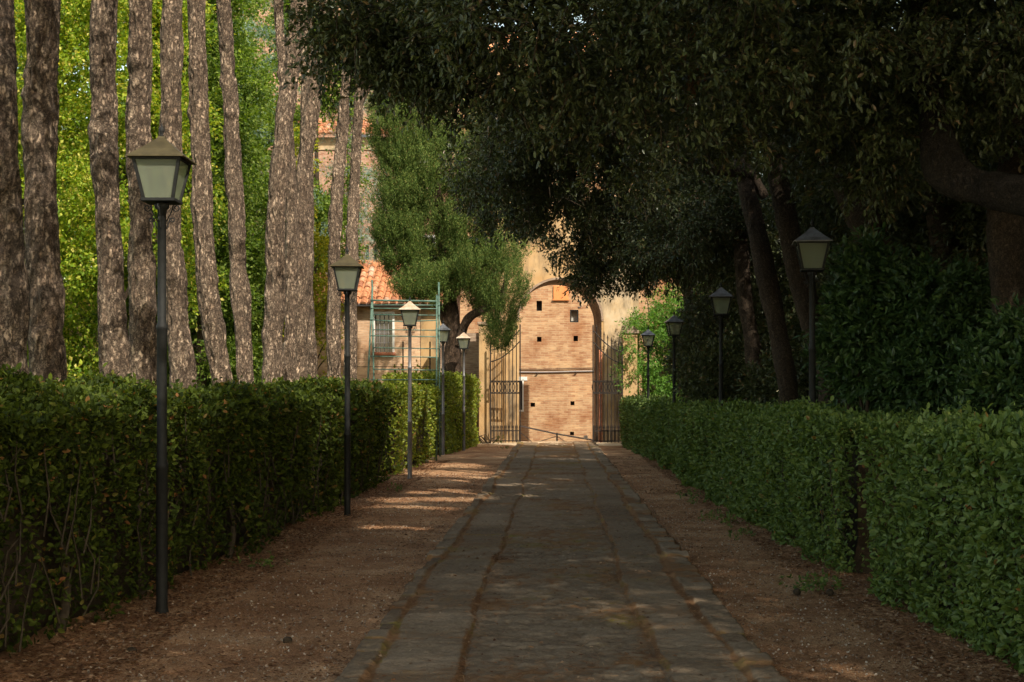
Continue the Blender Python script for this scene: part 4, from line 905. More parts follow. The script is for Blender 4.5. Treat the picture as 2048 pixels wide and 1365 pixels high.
# ------------------------------------------------------------------ cypress
def cypress():
    rng = np.random.default_rng(88); Y = 41.0
    b = W(905, 885, Y); org = np.array([b[0], b[1], 0])
    root = empty('cypress_tree', tuple(org), 'big bushy cypress with a forked reddish trunk left of the gate', 'cypress')
    tr = [b * np.array([1, 1, 0]) - np.array([0, 0, .1]), W(905, 760, Y), W(908, 690, Y), W(900, 600, Y), W(880, 450, Y), W(860, 250, Y), W(850, 60, Y)]
    trunk_mesh('trunk', tr, [.33, .27, .25, .2, .16, .12, .05], M['cypbark'], root, org, 36, .06, .02, stretch=(12, 12, 2), lump=.12)
    trunk_mesh('limb', [W(915, 690, Y - .1), W(935, 640, Y - .3), W(965, 620, Y - .4), W(1000, 600, Y - .5), W(1015, 540, Y - .5)], [.13, .13, .11, .08, .04], M['cypbark'], root, org, 16, .06, .01)
    trunk_mesh('limb', [W(896, 660, Y), W(870, 600, Y - .2), W(830, 540, Y - .3)], [.12, .1, .05], M['cypbark'], root, org, 16, .06, .01)
    bl = [pb(825, 250, Y, 90, 1.3, 95), pb(796, 350, Y, 55, 1, 80), pb(870, 360, Y, 110, 1.5, 90), pb(800, 440, Y, 64, 1.1, 80), pb(850, 490, Y, 105, 1.5, 90), pb(945, 470, Y, 85, 1.4, 110), pb(806, 515, Y, 40, .8, 60), pb(860, 575, Y - .4, 85, 1.2, 50), pb(945, 556, Y - .5, 56, 1.0, 44), pb(1008, 520, Y - .6, 52, .9, 56), pb(1002, 590, Y - .7, 50, .9, 66), pb(1004, 645, Y - .7, 34, .7, 48), pb(840, 120, Y, 75, 1.2, 110), pb(960, 330, Y, 90, 1.4, 130), pb(838, 592, Y - .4, 36, .6, 28), pb(1000, 690, Y - .7, 24, .5, 22), pb(968, 598, Y + .4, 42, .7, 42), pb(772, 300, Y, 36, .8, 50), pb(778, 215, Y, 34, .8, 50)]
    Lv = Leaves()
    for (bb, n_, cl) in ((bl, 13500, -.05), ([(q[0], q[1], q[2], q[3] * .74, q[4] * .74, q[5] * .78) for q in bl], 4200, None)):
        C, d = blob_pts(bb, n_, rng, .3, clump=cl, cs=2.1)
        ax = d * .6 + rng.normal(0, .18, d.shape); ax[:, 2] += 1.2
        sprays(Lv, C, ax, 52, .36, .048, .40, 'diamond', rng, 0, .5, carve_on=False, spread=.09)
    Lv.build('crown', M['cypress'], root, org)
cypress()

# ------------------------------------------------------------------ far trees
def far_tree(label, x, y, h, blobs, n, nl, leaf, mat, seed, rad=.18, name='linden_tree', cat='tree', group='sunlit trees behind the pines', bark='oakbark', sl=.6, asp=.7, carve_on=False, up=.1):
    rng = np.random.default_rng(seed); org = np.array([x, y, 0]); root = empty(name, (x, y, 0), label, cat, group)
    trunk_mesh('trunk', [(x, y, -.1), (x + .1, y, h * .35), (x - .1, y + .1, h * .65), (x, y, h * .9)], [rad, rad * .8, rad * .55, .04], M[bark], root, org, 18, .12, .01)
    lb = MB()
    for k in range(9):
        q = blobs[k % len(blobs)]; z0 = h * rng.uniform(.2, .6); s0 = np.array([x, y, z0]); e = np.array([q[0], q[1], q[2]]) + rng.normal(0, .3, 3)
        lb.tube(spline([s0, (s0 + e) / 2 + np.array([0, 0, .3]), e], 8), np.linspace(rad * .4, .015, 8), 6)
    lb.build('limb', M[bark], root, True, org)
    Lv = Leaves(); C, d = blob_pts(blobs, n, rng, .5, clump=-.1, cs=.9); C[:, 2] = np.maximum(C[:, 2], .3); ax = d * .6 + rng.normal(0, .5, d.shape); ax[:, 2] += up
    sprays(Lv, C, ax, nl, sl, leaf, asp, 'diamond', rng, .3, .9, carve_on=carve_on)
    Lv.build('crown', M[mat], root, org); return root

def crown_blobs(x, y, z0, z1, r, rng, k=12):
    out = []
    for i in range(k):
        a = i * 2.4; f = (i + .5) / k; rr = r * (.55 + .2 * math.sin(f * 3.1)) * rng.uniform(.5, 1.0); q = r * rng.uniform(.30, .48)
        out.append((x + math.cos(a) * rr, y + math.sin(a) * rr, z0 + (z1 - z0) * f, q, q, q * .48))
    return out
rg = np.random.default_rng(500)
for i, (x, y, z0, z1, r, n, mat, lab) in enumerate([
    (-16.2, 43, 1.2, 15, 4.2, 5200, 'linden', 'yellow-green linden glowing behind the two leftmost pine trunks'),
    (-12.6, 41, 4.5, 15, 3.6, 5200, 'linden', 'yellow-green linden glowing behind the nearest lantern'),
    (-11.4, 47, .6, 9, 3.2, 4200, 'linden_dark', 'mid green maple low behind the pines right of the nearest lamp post'),
    (-10.9, 44, 2.5, 14.5, 2.1, 5200, 'linden_dark', 'mid green maple in the gap between the slim pine and the pine leaning right'),
    (-18.5, 52, .5, 16, 4.5, 4200, 'linden_dark', 'darker maple deep behind the leftmost pine trunks'),
    (-14.0, 56, .5, 17, 4.5, 4200, 'linden_dark', 'darker maple deep behind the straight pines and the nearest lantern'),
    ]):
    far_tree(lab, x, y, z1, crown_blobs(x, y, z0, z1, r, rg, 30), int(n * 2.1), 15, .105, mat, 600 + i, name='linden_tree' if mat == 'linden' else 'maple_tree')
far_tree('narrow mid green tree between the sunlit curved pine and the brick tower', -8.15, 49.5, 15, crown_blobs(-8.1, 49.5, 2.5, 15, 1.5, rg, 26), 5200, 15, .10, 'linden_dark', 641, .12, name='maple_tree')
far_tree('golden yellow shrub glowing between the two pairs of pine trunks near the house', -8.0, 46, 6, [(-7.9, 45.5, 1.6, 1.0, 1, 1.4), (-8.0, 45.5, 3.6, .9, .9, 1.3), (-7.7, 45.6, 5.6, .7, .8, 1.2), (-6.9, 44.8, 3.4, .35, .4, .5), (-7.0, 44.8, 4.3, .3, .3, .5), (-8.3, 45.8, 7.5, .5, .5, .9), (-8.2, 45.7, 9.2, .45, .45, .9)], 1700, 14, .09, 'yew', 640, .07, 'golden_shrub', 'shrub', None, sl=.35)
# blue-grey cedars
def cedar(label, x, y, h, r, seed, tiers=16):
    rng = np.random.default_rng(seed); bl = []
    for t in range(tiers):
        z = 2.5 + (h - 2.5) * t / tiers; R = r * (1 - .75 * t / tiers)
        for k in range(5):
            a = t * 1.3 + k * 1.257 + rng.uniform(-.2, .2)
            for f in (.45, .85): bl.append((x + math.cos(a) * R * f, y + math.sin(a) * R * f, z - .25 * f + rng.normal(0, .1), .55, .55, .16))
    return far_tree(label, x, y, h, bl, 5200, 16, .09, 'cedar', seed, .22, 'cedar_tree', 'cedar', 'blue cedars behind the pines', 'pinebark', .3, .16)
cedar('blue-grey cedar showing between the pine trunks at the top of the picture', -9.3, 49.5, 21, 3.4, 701)
cedar('blue-grey cedar in front of the brick tower beside the cypress', -7.2, 51, 15, 2.0, 702, 16)
for i, (x, y, z1, r) in enumerate([(-24, 60, 17, 5), (-20, 68, 18, 5.5), (-27, 45, 14, 5), (-29, 72, 20, 6), (-13.5, 62, 17, 4.5)]):
    far_tree(['tall dark tree at the far left edge beyond the lindens', 'tall dark tree rising in the distance behind the pines', 'dark tree outside the far left behind the first pine', 'distant dark tree closing the view on the left', 'dark tree in the distance behind the nearest lantern'][i], x, y, z1, crown_blobs(x, y, .5, z1, r, rg, 14), 3000, 12, .24, 'linden_dark', 660 + i, .25, 'maple_tree', group='far trees on the left', sl=.9)
for i, (x, y, z1, r) in enumerate([(13, 40, 13, 5), (14, 52, 14, 6), (15, 26, 13, 5), (9, 52, 9, 3)]):  # backdrop trees added to block sky and light on the right
    far_tree(['dark tree standing deep behind the far oak', 'dark tree beyond the wall to the right of the acacia', 'dark tree closing the shade behind the laurels', 'green tree behind the acacia at the wall end'][i], x, y, z1, crown_blobs(x, y, .5, z1, r, rg, 14), 3000, 12, .24, 'oak', 680 + i, .25, 'shade_tree', group='trees closing the right side', sl=.9)

# undergrowth behind the left hedge
def undergrowth():
    r = np.random.default_rng(9); Lv = Leaves(); n = 30000
    y = 11 + 36 * r.random(n); x = -4.1 - r.random(n) ** 1.3 * 10
    P = np.stack([x, y, x * 0 - .05], -1); hgt = .45 + .35 * fbm(P * .5, 2, 3)
    D = r.normal(0, .35, (n, 3)) + np.array([0, 0, 1.]); N = r.normal(0, 1, (n, 3))
    P[:, 2] += r.random(n) * hgt * .8
    Ln = hgt * r.uniform(.5, 1.1, n); Lv.add(*leaf_geo(P, D, N, Ln * .5, np.full(n, .05), 'diamond'))
    o = Lv.build('undergrowth', M['grass'], None); tag(o, 'bright grass and ground cover growing under the pines', 'undergrowth', kind='stuff')
undergrowth()
bush('sunlit green shrub at the foot of the straight pines behind the woody hedge', [(-7.2, 21.5, 1.0, .9, .8, .7), (-8.2, 23, 1.2, .9, .9, .8), (-6.6, 19.5, .9, .6, .6, .6)], 700, 14, .3, .09, 311, 'linden', 'shrub', 'shrub', None, .6, 'diamond')
bush('small leafy shrub at the foot of the house wall under the scaffold', [(-4.6, 43, 1.3, .6, .5, .8), (-5.9, 43, 1.1, .5, .5, .7), (-4.0, 42.6, 1.8, .3, .3, .4)], 400, 14, .25, .08, 312, 'hedge_box', 'shrub', 'shrub', None, .6, 'diamond')
bush('tall weeds sprouting on the gravel by the end of the squared hedge block', [(-2.15, 44.2, .25, .12, .12, .22), (-1.75, 44.3, .2, .1, .1, .2), (-2.45, 44.6, .2, .15, .15, .2)], 60, 10, .12, .06, 313, 'hedge_l', 'weed_plant', 'weed', None, .4, 'diamond')

def weeds():
    r = np.random.default_rng(31); Lv = Leaves()
    for (px, py, k) in [(1372, 995, 5), (1395, 1010, 4), (1430, 1040, 7), (1462, 1052, 6), (1482, 1075, 5), (1640, 1178, 8), (1600, 1182, 5), (1010, 900, 3), (795, 985, 4), (520, 1140, 4)]:
        Yq = F * EYE / (py - VPY); c = W(px, py, Yq); c[2] = .02
        C = c + np.stack([r.normal(0, .10, k * 3), r.normal(0, .22, k * 3), r.random(k * 3) * .03], -1); A = r.normal(0, .7, (k * 3, 3)) + np.array([0, 0, 1.])
        sprays(Lv, C, A, 7, .07, .035, .5, 'oval', r, 0, .9, carve_on=False)
    o = Lv.build('weeds', M['hedge_r'], None); tag(o, 'small green weeds sprouting at the edges of the gravel', 'weeds', kind='stuff')
weeds()

# ------------------------------------------------------------------ gateway
GY = 46.3; GR = math.radians(4.5)
gate = empty('gateway', (.14, GY, 0), 'ochre stuccoed wall with a round arch at the end of the lane', 'gateway', None, GR)
HW, SP, DEP, TOPZ = 1.33, 3.93, 2.3, 7.6
def arch_wall():
    ul, ur = -2.45, 2.55; n = 28
    a = np.linspace(math.pi, 0, n); A = np.stack([HW * np.cos(a), SP + HW * np.sin(a)], -1)
    V = []; Fq = []
    def addq(p): 
        i = len(V); V.extend(p); Fq.append((i, i + 1, i + 2, i + 3))
    for y, fl in ((0.0, 1), (DEP, -1)):
        def q(*pts):
            p = [(u, y, z) for u, z in pts]; addq(p if fl > 0 else p[::-1])
        q((ul, -1.3), (-HW, -1.3), (-HW, SP), (ul, SP)); q((HW, -1.3), (ur, -1.3), (ur, SP), (HW, SP))
        T = np.linspace(0, 1, n); top = np.stack([ul + (ur - ul) * T, np.full(n, TOPZ)], -1)
        for i in range(n - 1): q(A[i], A[i + 1], top[i + 1], top[i])
        q((ul, SP), (-HW, SP), (ul, TOPZ), (ul, TOPZ)) if False else None
        V.extend([(ul, y, SP), (-HW, y, SP), (ul, y, TOPZ)]); T1 = len(V); tri.append((T1 - 3, T1 - 2, T1 - 1) if fl > 0 else (T1 - 1, T1 - 2, T1 - 3))
        V.extend([(HW, y, SP), (ur, y, SP), (ur, y, TOPZ)]); T1 = len(V); tri.append((T1 - 3, T1 - 2, T1 - 1) if fl > 0 else (T1 - 1, T1 - 2, T1 - 3))
    addq([(ul, 0, TOPZ), (ur, 0, TOPZ), (ur, DEP, TOPZ), (ul, DEP, TOPZ)])
    addq([(ul, DEP, -1.3), (ul, 0, -1.3), (ul, 0, TOPZ), (ul, DEP, TOPZ)]); addq([(ur, 0, -1.3), (ur, DEP, -1.3), (ur, DEP, TOPZ), (ur, 0, TOPZ)])
    return np.array(V), np.array(Fq)
tri = []
V, Fq = arch_wall()
mesh_np('wall', V, [Fq, np.array(tri)], M['stucco'], gate, False)
sf = MB(); n = 28; a = np.linspace(math.pi, 0, n); prof = [(-HW, -1.3)] + [(HW * math.cos(t), SP + HW * math.sin(t)) for t in a] + [(HW, -1.3)]
V = [(u, y, z) for u, z in prof for y in (.004, DEP - .004)]; Fq = [(2 * i + 2, 2 * i, 2 * i + 1, 2 * i + 3) for i in range(len(prof) - 1)]
sf.add(V, Fq); sf.build('arch_lining', M['brickdark'], gate)
rb = MB(); V = []; Fq = []
for i, t in enumerate(a):
    for rr, y in ((HW, -.03), (HW + .07, -.03), (HW + .07, .02), (HW, .02)): V.append((rr * math.cos(t), y, SP + rr * math.sin(t)))
for i in range(n - 1):
    for k in range(4): Fq.append((4 * i + k, 4 * i + (k + 1) % 4, 4 * i + 4 + (k + 1) % 4, 4 * i + 4 + k))
rb.add(V, Fq); rb.build('arch_moulding', M['brickdark'], gate)
jb = MB(); jb.box((1.30, -.01, 1.5), (.10, .06, 3.0)); jb.build('brick_jamb', M['brickred'], gate)
wp = MB(); wp.box((1.9, -.016, 4.6), (1.28, .03, 2.6)); 
# weathered render patch on the right shoulder, cut to clear the arch
V = []; T = np.linspace(0, 1.15, 14)
for t in T: V.append((max((HW + .075) * math.cos(t), .0), -.014, SP + (HW + .075) * math.sin(t)))
V2 = [(2.54, -.014, SP + 3.4 * i / 13) for i in range(14)]; Fq = [(i, 14 + i, 15 + i, i + 1) for i in range(13)]
wp = MB(); wp.add(V + V2, Fq); wp.add([(1.36, -.014, -1.3), (2.54, -.014, -1.3), (2.54, -.014, SP), (1.36 + .045, -.014, SP)], [(0, 1, 2, 3)]); wp.build('render_patch', M['stuccoold'], gate)

# flanking pillars and brick side wall
pl = empty('pillar', (2.28, 45.55, 0), 'ochre gate pillar with a brick cap right of the arch, beside the acacia', 'pillar')
b = MB(); b.box((.05, 0, 1.72), (.46, .46, 3.5), bevel=.01); b.build('shaft', M['stucco'], pl)
b = MB(); b.box((.05, 0, 3.53), (.56, .56, .10), bevel=.01); b.box((.05, 0, 3.65), (.50, .50, .13), bevel=.01); b.build('cap', M['brickdark'], pl)
pl = empty('pillar', (-2.28, 45.75, 0), 'ochre gate pillar left of the arch, under the cypress', 'pillar')
b = MB(); b.box((0, 0, 1.85), (.32, .4, 3.8), bevel=.01); b.build('shaft', M['stucco'], pl)
b = MB(); b.box((0, 0, 3.81), (.42, .5, .10), bevel=.01); b.build('cap', M['brickdark'], pl)
sw = empty('garden_wall', (-3.1, 46.7, 0), 'dark brick garden wall between the cypress trunk and the left gate pillar', 'wall')
b = MB(); b.box((0, 0, 1.75), (1.3, .35, 3.6)); b.build('wall', M['brickdark'], sw)
b = MB(); b.box((-.1, -.25, .55), (1.1, .18, 1.2), bevel=.02); b.build('stucco_base', M['stuccoold'], sw)
b = MB(); b.box((.2, -.28, 1.2), (.5, .24, .14), bevel=.02); b.build('ledge', M['brickdark'], sw)
gw = empty('garden_wall', (4.6, 48.2, 0), 'low brick garden wall behind the bright acacia', 'wall')
b = MB(); b.box((.4, 0, 1.2), (4.2, .35, 2.6)); b.build('wall', M['brickdark'], gw)

# iron gate leaves
def gate_leaf(x, y, rz, w, flip, h_free, h_hinge, label):
    root = empty('gate_leaf', (x, y, 0), label, 'gate', 'wrought iron gate leaves', rz)
    sg = -1 if flip else 1         # u runs from hinge to free edge in +sg direction
    fr = MB(); top = lambda t: h_hinge + (h_free - h_hinge) * t ** 1.7
    fr.box((0, 0, h_hinge / 2 + .02), (.045, .045, h_hinge + .1)); fr.box((sg * w, 0, h_free / 2 + .02), (.04, .04, h_free))
    for z in (.10, .42, 1.60, 1.98): fr.box((sg * w / 2, 0, z), (w - .045, .03, .036))
    for dz in (-.14, -.5):
        pts = [np.array([sg * w * t, 0, top(t) + dz]) for t in np.linspace(.02, .98, 12)]; fr.tube(pts, .02, 6)
    fr.build('frame', M['gateiron'], root)
    nb = 8
    for k in range(1, nb):
        t = k / nb; u = sg * w * t; b = MB(); zt = top(t) + .06
        b.tube([(u, 0, .05), (u, 0, zt)], .014, 6); b.lathe((u, 0, zt - .01), [(.012, 0), (.026, .03), (.022, .05), (.001, .15)], 6); b.build('bar', M['gateiron'], root)
    ov = MB()
    for k in range(9):
        u = sg * w * (k + .5) / 9; a = np.linspace(0, 2 * math.pi, 17)
        ov.tube(np.stack([u + .078 * np.cos(a), 0 * a, 1.79 + .165 * np.sin(a)], -1), .013, 5, False)
    ov.build('ring_band', M['gateiron'], root)
    db = MB()
    for k in range(16):
        u = sg * w * (k + .5) / 16; db.tube([(u, 0, .1), (u, 0, .52)], .010, 5); db.lathe((u, 0, .51), [(.01, 0), (.018, .02), (.001, .10)], 5)
    db.build('spike_row', M['gateiron'], root)
    return root
gate_leaf(-2.06, 45.3, math.radians(2), .93, False, 3.75, 3.1, 'left wrought iron gate leaf standing open against the ochre wall')
gate_leaf(2.08, 45.2, math.radians(4), .92, True, 3.72, 3.05, 'right wrought iron gate leaf with a swept spiked top before the weathered wall')

# ------------------------------------------------------------------ brick house across the street
BY = 54.0; fx_ = F / BY
bh = empty('brick_building', (0, BY, -1.1), 'tall buff brick building seen through the archway', 'building')
zz = lambda py: EYE - (py - VPY) / F * BY + 1.1
xx = lambda px: (px - VPX) / F * BY
holes = [(1073, 1084, 602, 622), (1140, 1157, 620, 645), (1074, 1083, 674, 684), (1147, 1156, 672, 683), (1061, 1070, 806, 814), (1141, 1149, 803, 811), (1140, 1148, 864, 871), (1037.5, 1045, 762, 820)]
def wall_with_holes(x0, x1, z0, z1, hs, dep, back=None):
    X = sorted({x0, x1, *[h[0] for h in hs], *[h[1] for h in hs]}); Z = sorted({z0, z1, *[h[2] for h in hs], *[h[3] for h in hs]})
    mb = MB(); inside = lambda cx, cz: any(h[0] < cx < h[1] and h[2] < cz < h[3] for h in hs)
    for i in range(len(X) - 1):
        for j in range(len(Z) - 1):
            if inside((X[i] + X[i + 1]) / 2, (Z[j] + Z[j + 1]) / 2): continue
            mb.add([(X[i], 0, Z[j]), (X[i + 1], 0, Z[j]), (X[i + 1], 0, Z[j + 1]), (X[i], 0, Z[j + 1])], [(0, 1, 2, 3)])
    for h in hs:
        a, b, c, d_ = h
        mb.add([(a, 0, c), (b, 0, c), (b, dep, c), (a, dep, c)], [(0, 1, 2, 3)]); mb.add([(a, 0, d_), (b, 0, d_), (b, dep, d_), (a, dep, d_)], [(3, 2, 1, 0)])
        mb.add([(a, 0, c), (a, dep, c), (a, dep, d_), (a, 0, d_)], [(0, 1, 2, 3)]); mb.add([(b, 0, c), (b, dep, c), (b, dep, d_), (b, 0, d_)], [(3, 2, 1, 0)])
    return mb
hs = [(xx(a), xx(b), zz(d_), zz(c)) for a, b, c, d_ in holes]
mb = wall_with_holes(-3.6, 6.5, 0, 15.5, hs, .25)
mb.add([(-3.6, 0, 0), (-3.6, 6, 0), (-3.6, 6, 15.5), (-3.6, 0, 15.5)], [(3, 2, 1, 0)]); mb.add([(6.5, 0, 0), (6.5, 6, 0), (6.5, 6, 15.5), (6.5, 0, 15.5)], [(0, 1, 2, 3)]); mb.add([(-3.6, 6, 0), (6.5, 6, 0), (6.5, 6, 15.5), (-3.6, 6, 15.5)], [(3, 2, 1, 0)])
mb.build('wall', M['brick'], bh)
rf = MB(); rf.add([(-3.9, -.35, 15.4), (6.8, -.35, 15.4), (6.8, 3, 17), (-3.9, 3, 17), (-3.9, 6.35, 15.4), (6.8, 6.35, 15.4)], [(0, 1, 2, 3), (3, 2, 5, 4)]); rf.build('roof', M['terra'], bh)
for k, h in enumerate(hs):
    nm = 'window' if k in (1, 7) else 'putlog_hole'
    w_ = MB(); w_.add([(h[0], .245, h[2]), (h[1], .245, h[2]), (h[1], .245, h[3]), (h[0], .245, h[3])], [(0, 1, 2, 3)])
    if k == 1: 
        wobj = MB(); t_ = .045
        a, b, c, d_ = h
        wobj.box(((a + b) / 2, .05, d_ - t_ / 2), (b - a, .05, t_)); wobj.box(((a + b) / 2, .05, c + t_ / 2), (b - a, .05, t_)); wobj.box((a + t_ / 2, .05, (c + d_) / 2), (t_, .05, d_ - c - 2 * t_)); wobj.box((b - t_ / 2, .05, (c + d_) / 2), (t_, .05, d_ - c - 2 * t_))
        wo = wobj.build('window', M['iron'], bh); w_.build('pane', M['paleglass'], wo)
    elif k == 7:
        fr = MB(); a, b, c, d_ = h; fr.box((b + .02, -.01, (c + d_) / 2), (.05, .05, d_ - c + .1)); fr.box(((a + b) / 2, -.01, c - .04), (b - a + .1, .08, .06)); fr.box(((a + b) / 2 + .05, -.01, d_ + .08), (b - a + .25, .05, .14)); wo = fr.build('window', M['white'], bh); w_.build('pane', M['glass'], wo)
    else: w_.build(nm, M['dark'], bh)
pq = MB(); a, b, c, d_ = xx(1106.5), xx(1137), zz(600), zz(572); pq.box(((a + b) / 2, -.03, (c + d_) / 2), (b - a, .06, d_ - c), bevel=.012); pq.box(((a + b) / 2, -.045, c - .01), (b - a + .06, .09, .035)); pq.build('plaque', M['plaque'], bh)
n3 = []; cx, cz, r3 = xx(1159), zz(609), .062
for t in np.linspace(2.4, -1.4, 12): n3.append((cx + r3 * math.cos(t) * .9, -.02, cz + r3 * .95 + r3 * math.sin(t)))
for t in np.linspace(1.4, -2.6, 12): n3.append((cx + r3 * math.cos(t), -.02, cz - r3 * .95 + r3 * math.sin(t)))
mb = MB(); mb.tube(n3, .016, 6); mb.box((cx, -.02, cz + r3 * 2.05), (.15, .03, .025)); mb.build('number_three', M['steel'], bh)
for py, rr, mt in ((738, .014, 'gateiron'), (744, .022, 'concrete')):
    mb = MB(); mb.tube([(xx(x), -.05, zz(py + dy)) for x, dy in ((900, 1), (1036, .6), (1080, .8), (1110, .4), (1150, -.8), (1200, -1.6), (1320, -2))], rr, 8); mb.build('wall_pipe', M[mt], bh)
for px, py in ((1072, 749), (1150, 747)):
    mb = MB(); a = np.linspace(-2.5, 2.0, 10); mb.tube(np.stack([xx(px) + .05 * np.cos(a), 0 * a - .03, zz(py) + .05 * np.sin(a)], -1), .014, 5); mb.build('pipe_hook', M['gateiron'], bh)
# handrail on the street
hr = empty('handrail', (-.2, 50.4, -1.0), 'sloping grey steel handrail across the far side of the gateway', 'railing')
RY = 50.4; P_ = lambda px, py: W(px, py, RY) - np.array([-.2, RY, -1.0])
mb = MB(); mb.tube([P_(1038, 852), P_(1114, 868.5), P_(1188, 881)], .027, 8); mb.build('top_rail', M['concrete'], hr)
for px, py in ((1114, 866), (1040, 853), (1186, 880)):
    p_ = P_(px, py); mb = MB(); mb.tube([p_, (p_[0], p_[1], -.2)], .03, 8); mb.build('rail_post', M['steel'], hr)
for a, b in (((1042, 866), (1068, 888)), ((1112, 873), (1066, 888)), ((1116, 874), (1136, 888))):
    mb = MB(); q0, q1 = P_(*a), P_(*b); mb.tube([q0, q0 + (q1 - q0) * 1.7], .013, 6); mb.build('brace', M['steel'], hr)
nt_ = empty('notice', tuple(W(1171.5, 875, 50.3)), 'small white notice fixed to the low end of the handrail', 'notice')
mb = MB(); mb.box((0, 0, 0), (.135, .012, .125), bevel=.004); mb.build('plate', M['white'], nt_)
mb = MB(); mb.box((.012, -.009, 0), (.02, .004, .06)); mb.build('mark', M['concrete'], nt_)

# ------------------------------------------------------------------ house on the left
HY = 47.6; hx = lambda px: (px - VPX) / F * HY; hzz = lambda py: EYE - (py - VPY) / F * HY
ho = empty('brick_house', (-5.7, HY, 0), 'low brick house with an orange tiled roof behind the scaffold', 'house')
ox = -5.7
win = (hx(750) - ox, hx(785) - ox, hzz(705), hzz(628))
mb = wall_with_holes(hx(560) - ox, hx(842) - ox, -.2, 4.5, [win], .2)
x0, x1 = hx(560) - ox, hx(842) - ox
mb.build('wall', M['brickhouse'], ho)
q = MB(); q.box(((x1 + hx(905) - ox) / 2, .02, 2.15), (hx(905) - hx(842), .12, 4.7)); q.build('stucco_pilaster', M['stucco'], ho)
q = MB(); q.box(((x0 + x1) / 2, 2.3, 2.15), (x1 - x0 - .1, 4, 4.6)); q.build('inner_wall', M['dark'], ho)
a, b, c, d_ = win
f_ = MB(); t_ = .07
f_.box(((a + b) / 2, -.01, d_ + .03), (b - a + .14, .06, t_)); f_.box((a - .035, -.01, (c + d_) / 2), (t_, .06, d_ - c)); f_.box((b + .035, -.01, (c + d_) / 2), (t_, .06, d_ - c))
wo = f_.build('window', M['white'], ho)
f_ = MB(); f_.add([(a, .16, c), (b, .16, c), (b, .16, d_), (a, .16, d_)], [(0, 1, 2, 3)]); f_.build('pane', M['glass'], wo)
f_ = MB()
for k in range(1, 4): f_.tube([(a + (b - a) * k / 4, .1, c), (a + (b - a) * k / 4, .1, d_)], .010, 5)
for k in range(1, 4): f_.tube([(a, .1, c + (d_ - c) * k / 4), (b, .1, c + (d_ - c) * k / 4)], .008, 5)
f_.build('grille', M['concrete'], wo)
f_ = MB(); f_.box(((a + b) / 2, -.06, c - .05), (b - a + .2, .18, .09), bevel=.01); f_.build('sill', M['brickred'], wo)
gt = MB(); gt.tube([(x0 - .2, -.38, 4.5), (hx(905) - ox, -.38, 4.5)], .06, 10); gt.build('gutter', M['steel'], ho)
# tiles: curved cover tiles laid in rows
def tile_roof(xa, xb, y0, z0, y1, z1, hipr, root, name='roof', col=.25, rowl=.40):
    mb = MB(); d = np.array([0, y1 - y0, z1 - z0]); Ls = np.linalg.norm(d); d /= Ls; nrm = np.array([0, -d[2], d[1]])
    rows = int(Ls / rowl); r = np.random.default_rng(4)
    mb.add([(xa, y0, z0), (xb, y0, z0), (xb - hipr, y1, z1), (xa, y1, z1)], [(0, 1, 2, 3)])
    for i in range(rows):
        s0, s1 = i * rowl - .02, (i + 1) * rowl + .03
        xr = xb - hipr * (i / rows)
        for x in np.arange(xa + .1 + (i % 2) * .0, xr - .05, col):
            a = np.linspace(0, math.pi, 7); w0, w1 = .105, .085; jx = r.normal(0, .008); jz = r.normal(0, .006)
            V = []
            for (s_, w, lift) in ((s0, w0, .035 + jz), (s1, w1, .012 + jz)):
                for t in a: V.append(np.array([x + jx + w * math.cos(t), y0, z0]) + d * s_ + nrm * (lift + w * .8 * math.sin(t)))
            Fq = [(k, k + 1, k + 8, k + 7) for k in range(6)]; mb.add(V, Fq)
            mb.add(V[:7], [(0, 1, 2, 3)[::-1], (0, 3, 4, 6)[::-1]])
    return mb.build(name, M['tile'], root)
# terracotta tiles, each tile its own tint
m, nt, out = new_mat('roof_tile'); L = nt.links
g = nt.nodes.new('ShaderNodeNewGeometry'); r = ramp(nt, [(0, (.30, .12, .065)), (.35, (.48, .19, .08)), (.7, (.55, .25, .12)), (1, (.50, .36, .27))]); L.new(g.outputs['Random Per Island'], r.inputs[0])
tc = nt.nodes.new('ShaderNodeTexCoord'); nn = nd(nt, 'ShaderNodeTexNoise', Scale=9.0, Detail=5.0); L.new(tc.outputs['Object'], nn.inputs['Vector'])
r2 = ramp(nt, [(.35, (.6, .55, .5)), (.6, (1.05, 1.05, 1.05))]); L.new(nn.outputs[0], r2.inputs[0])
x = nt.nodes.new('ShaderNodeMix'); x.data_type = 'RGBA'; x.blend_type = 'MULTIPLY'; x.inputs[0].default_value = 1; L.new(r.outputs[0], x.inputs[6]); L.new(r2.outputs[0], x.inputs[7])
p = nd(nt, 'ShaderNodeBsdfPrincipled', Roughness=.85); L.new(x.outputs[2], p.inputs['Base Color']); L.new(p.outputs[0], out.inputs[0]); M['tile'] = m
tile_roof(x0 - .3, hx(905) - ox + .1, -.45, 4.52, 2.6, 6.25, 1.9, ho)
tw = empty('brick_tower', (-8.2, 58, 0), 'pink brick tower house with a tiled eave above the low roof', 'building')
mb = MB(); mb.box((0, 2, 5.7), (4.6, 4, 11.4)); mb.build('wall', M['brickpink'], tw)
mb = MB(); mb.box((0, 2, 11.65), (4.7, 4.1, .5)); mb.build('cornice', M['stuccoold'], tw)
tile_roof(-2.7, 2.6, -.4, 11.95, 2, 13.0, 1.5, tw)
for u in (.62, .95, 1.2):
    mb = MB(); mb.box((u, -.03, 7.0), (.09, .05, 1.1)); mb.build('window_bar', M['dark'], tw)
tb = empty('brick_building', (-10.5, 66, 0), 'large pale pink brick building in the distance behind the cedars', 'building')
mb = MB(); mb.box((0, 3, 10), (13, 6, 20)); mb.build('wall', M['brickpink'], tb)
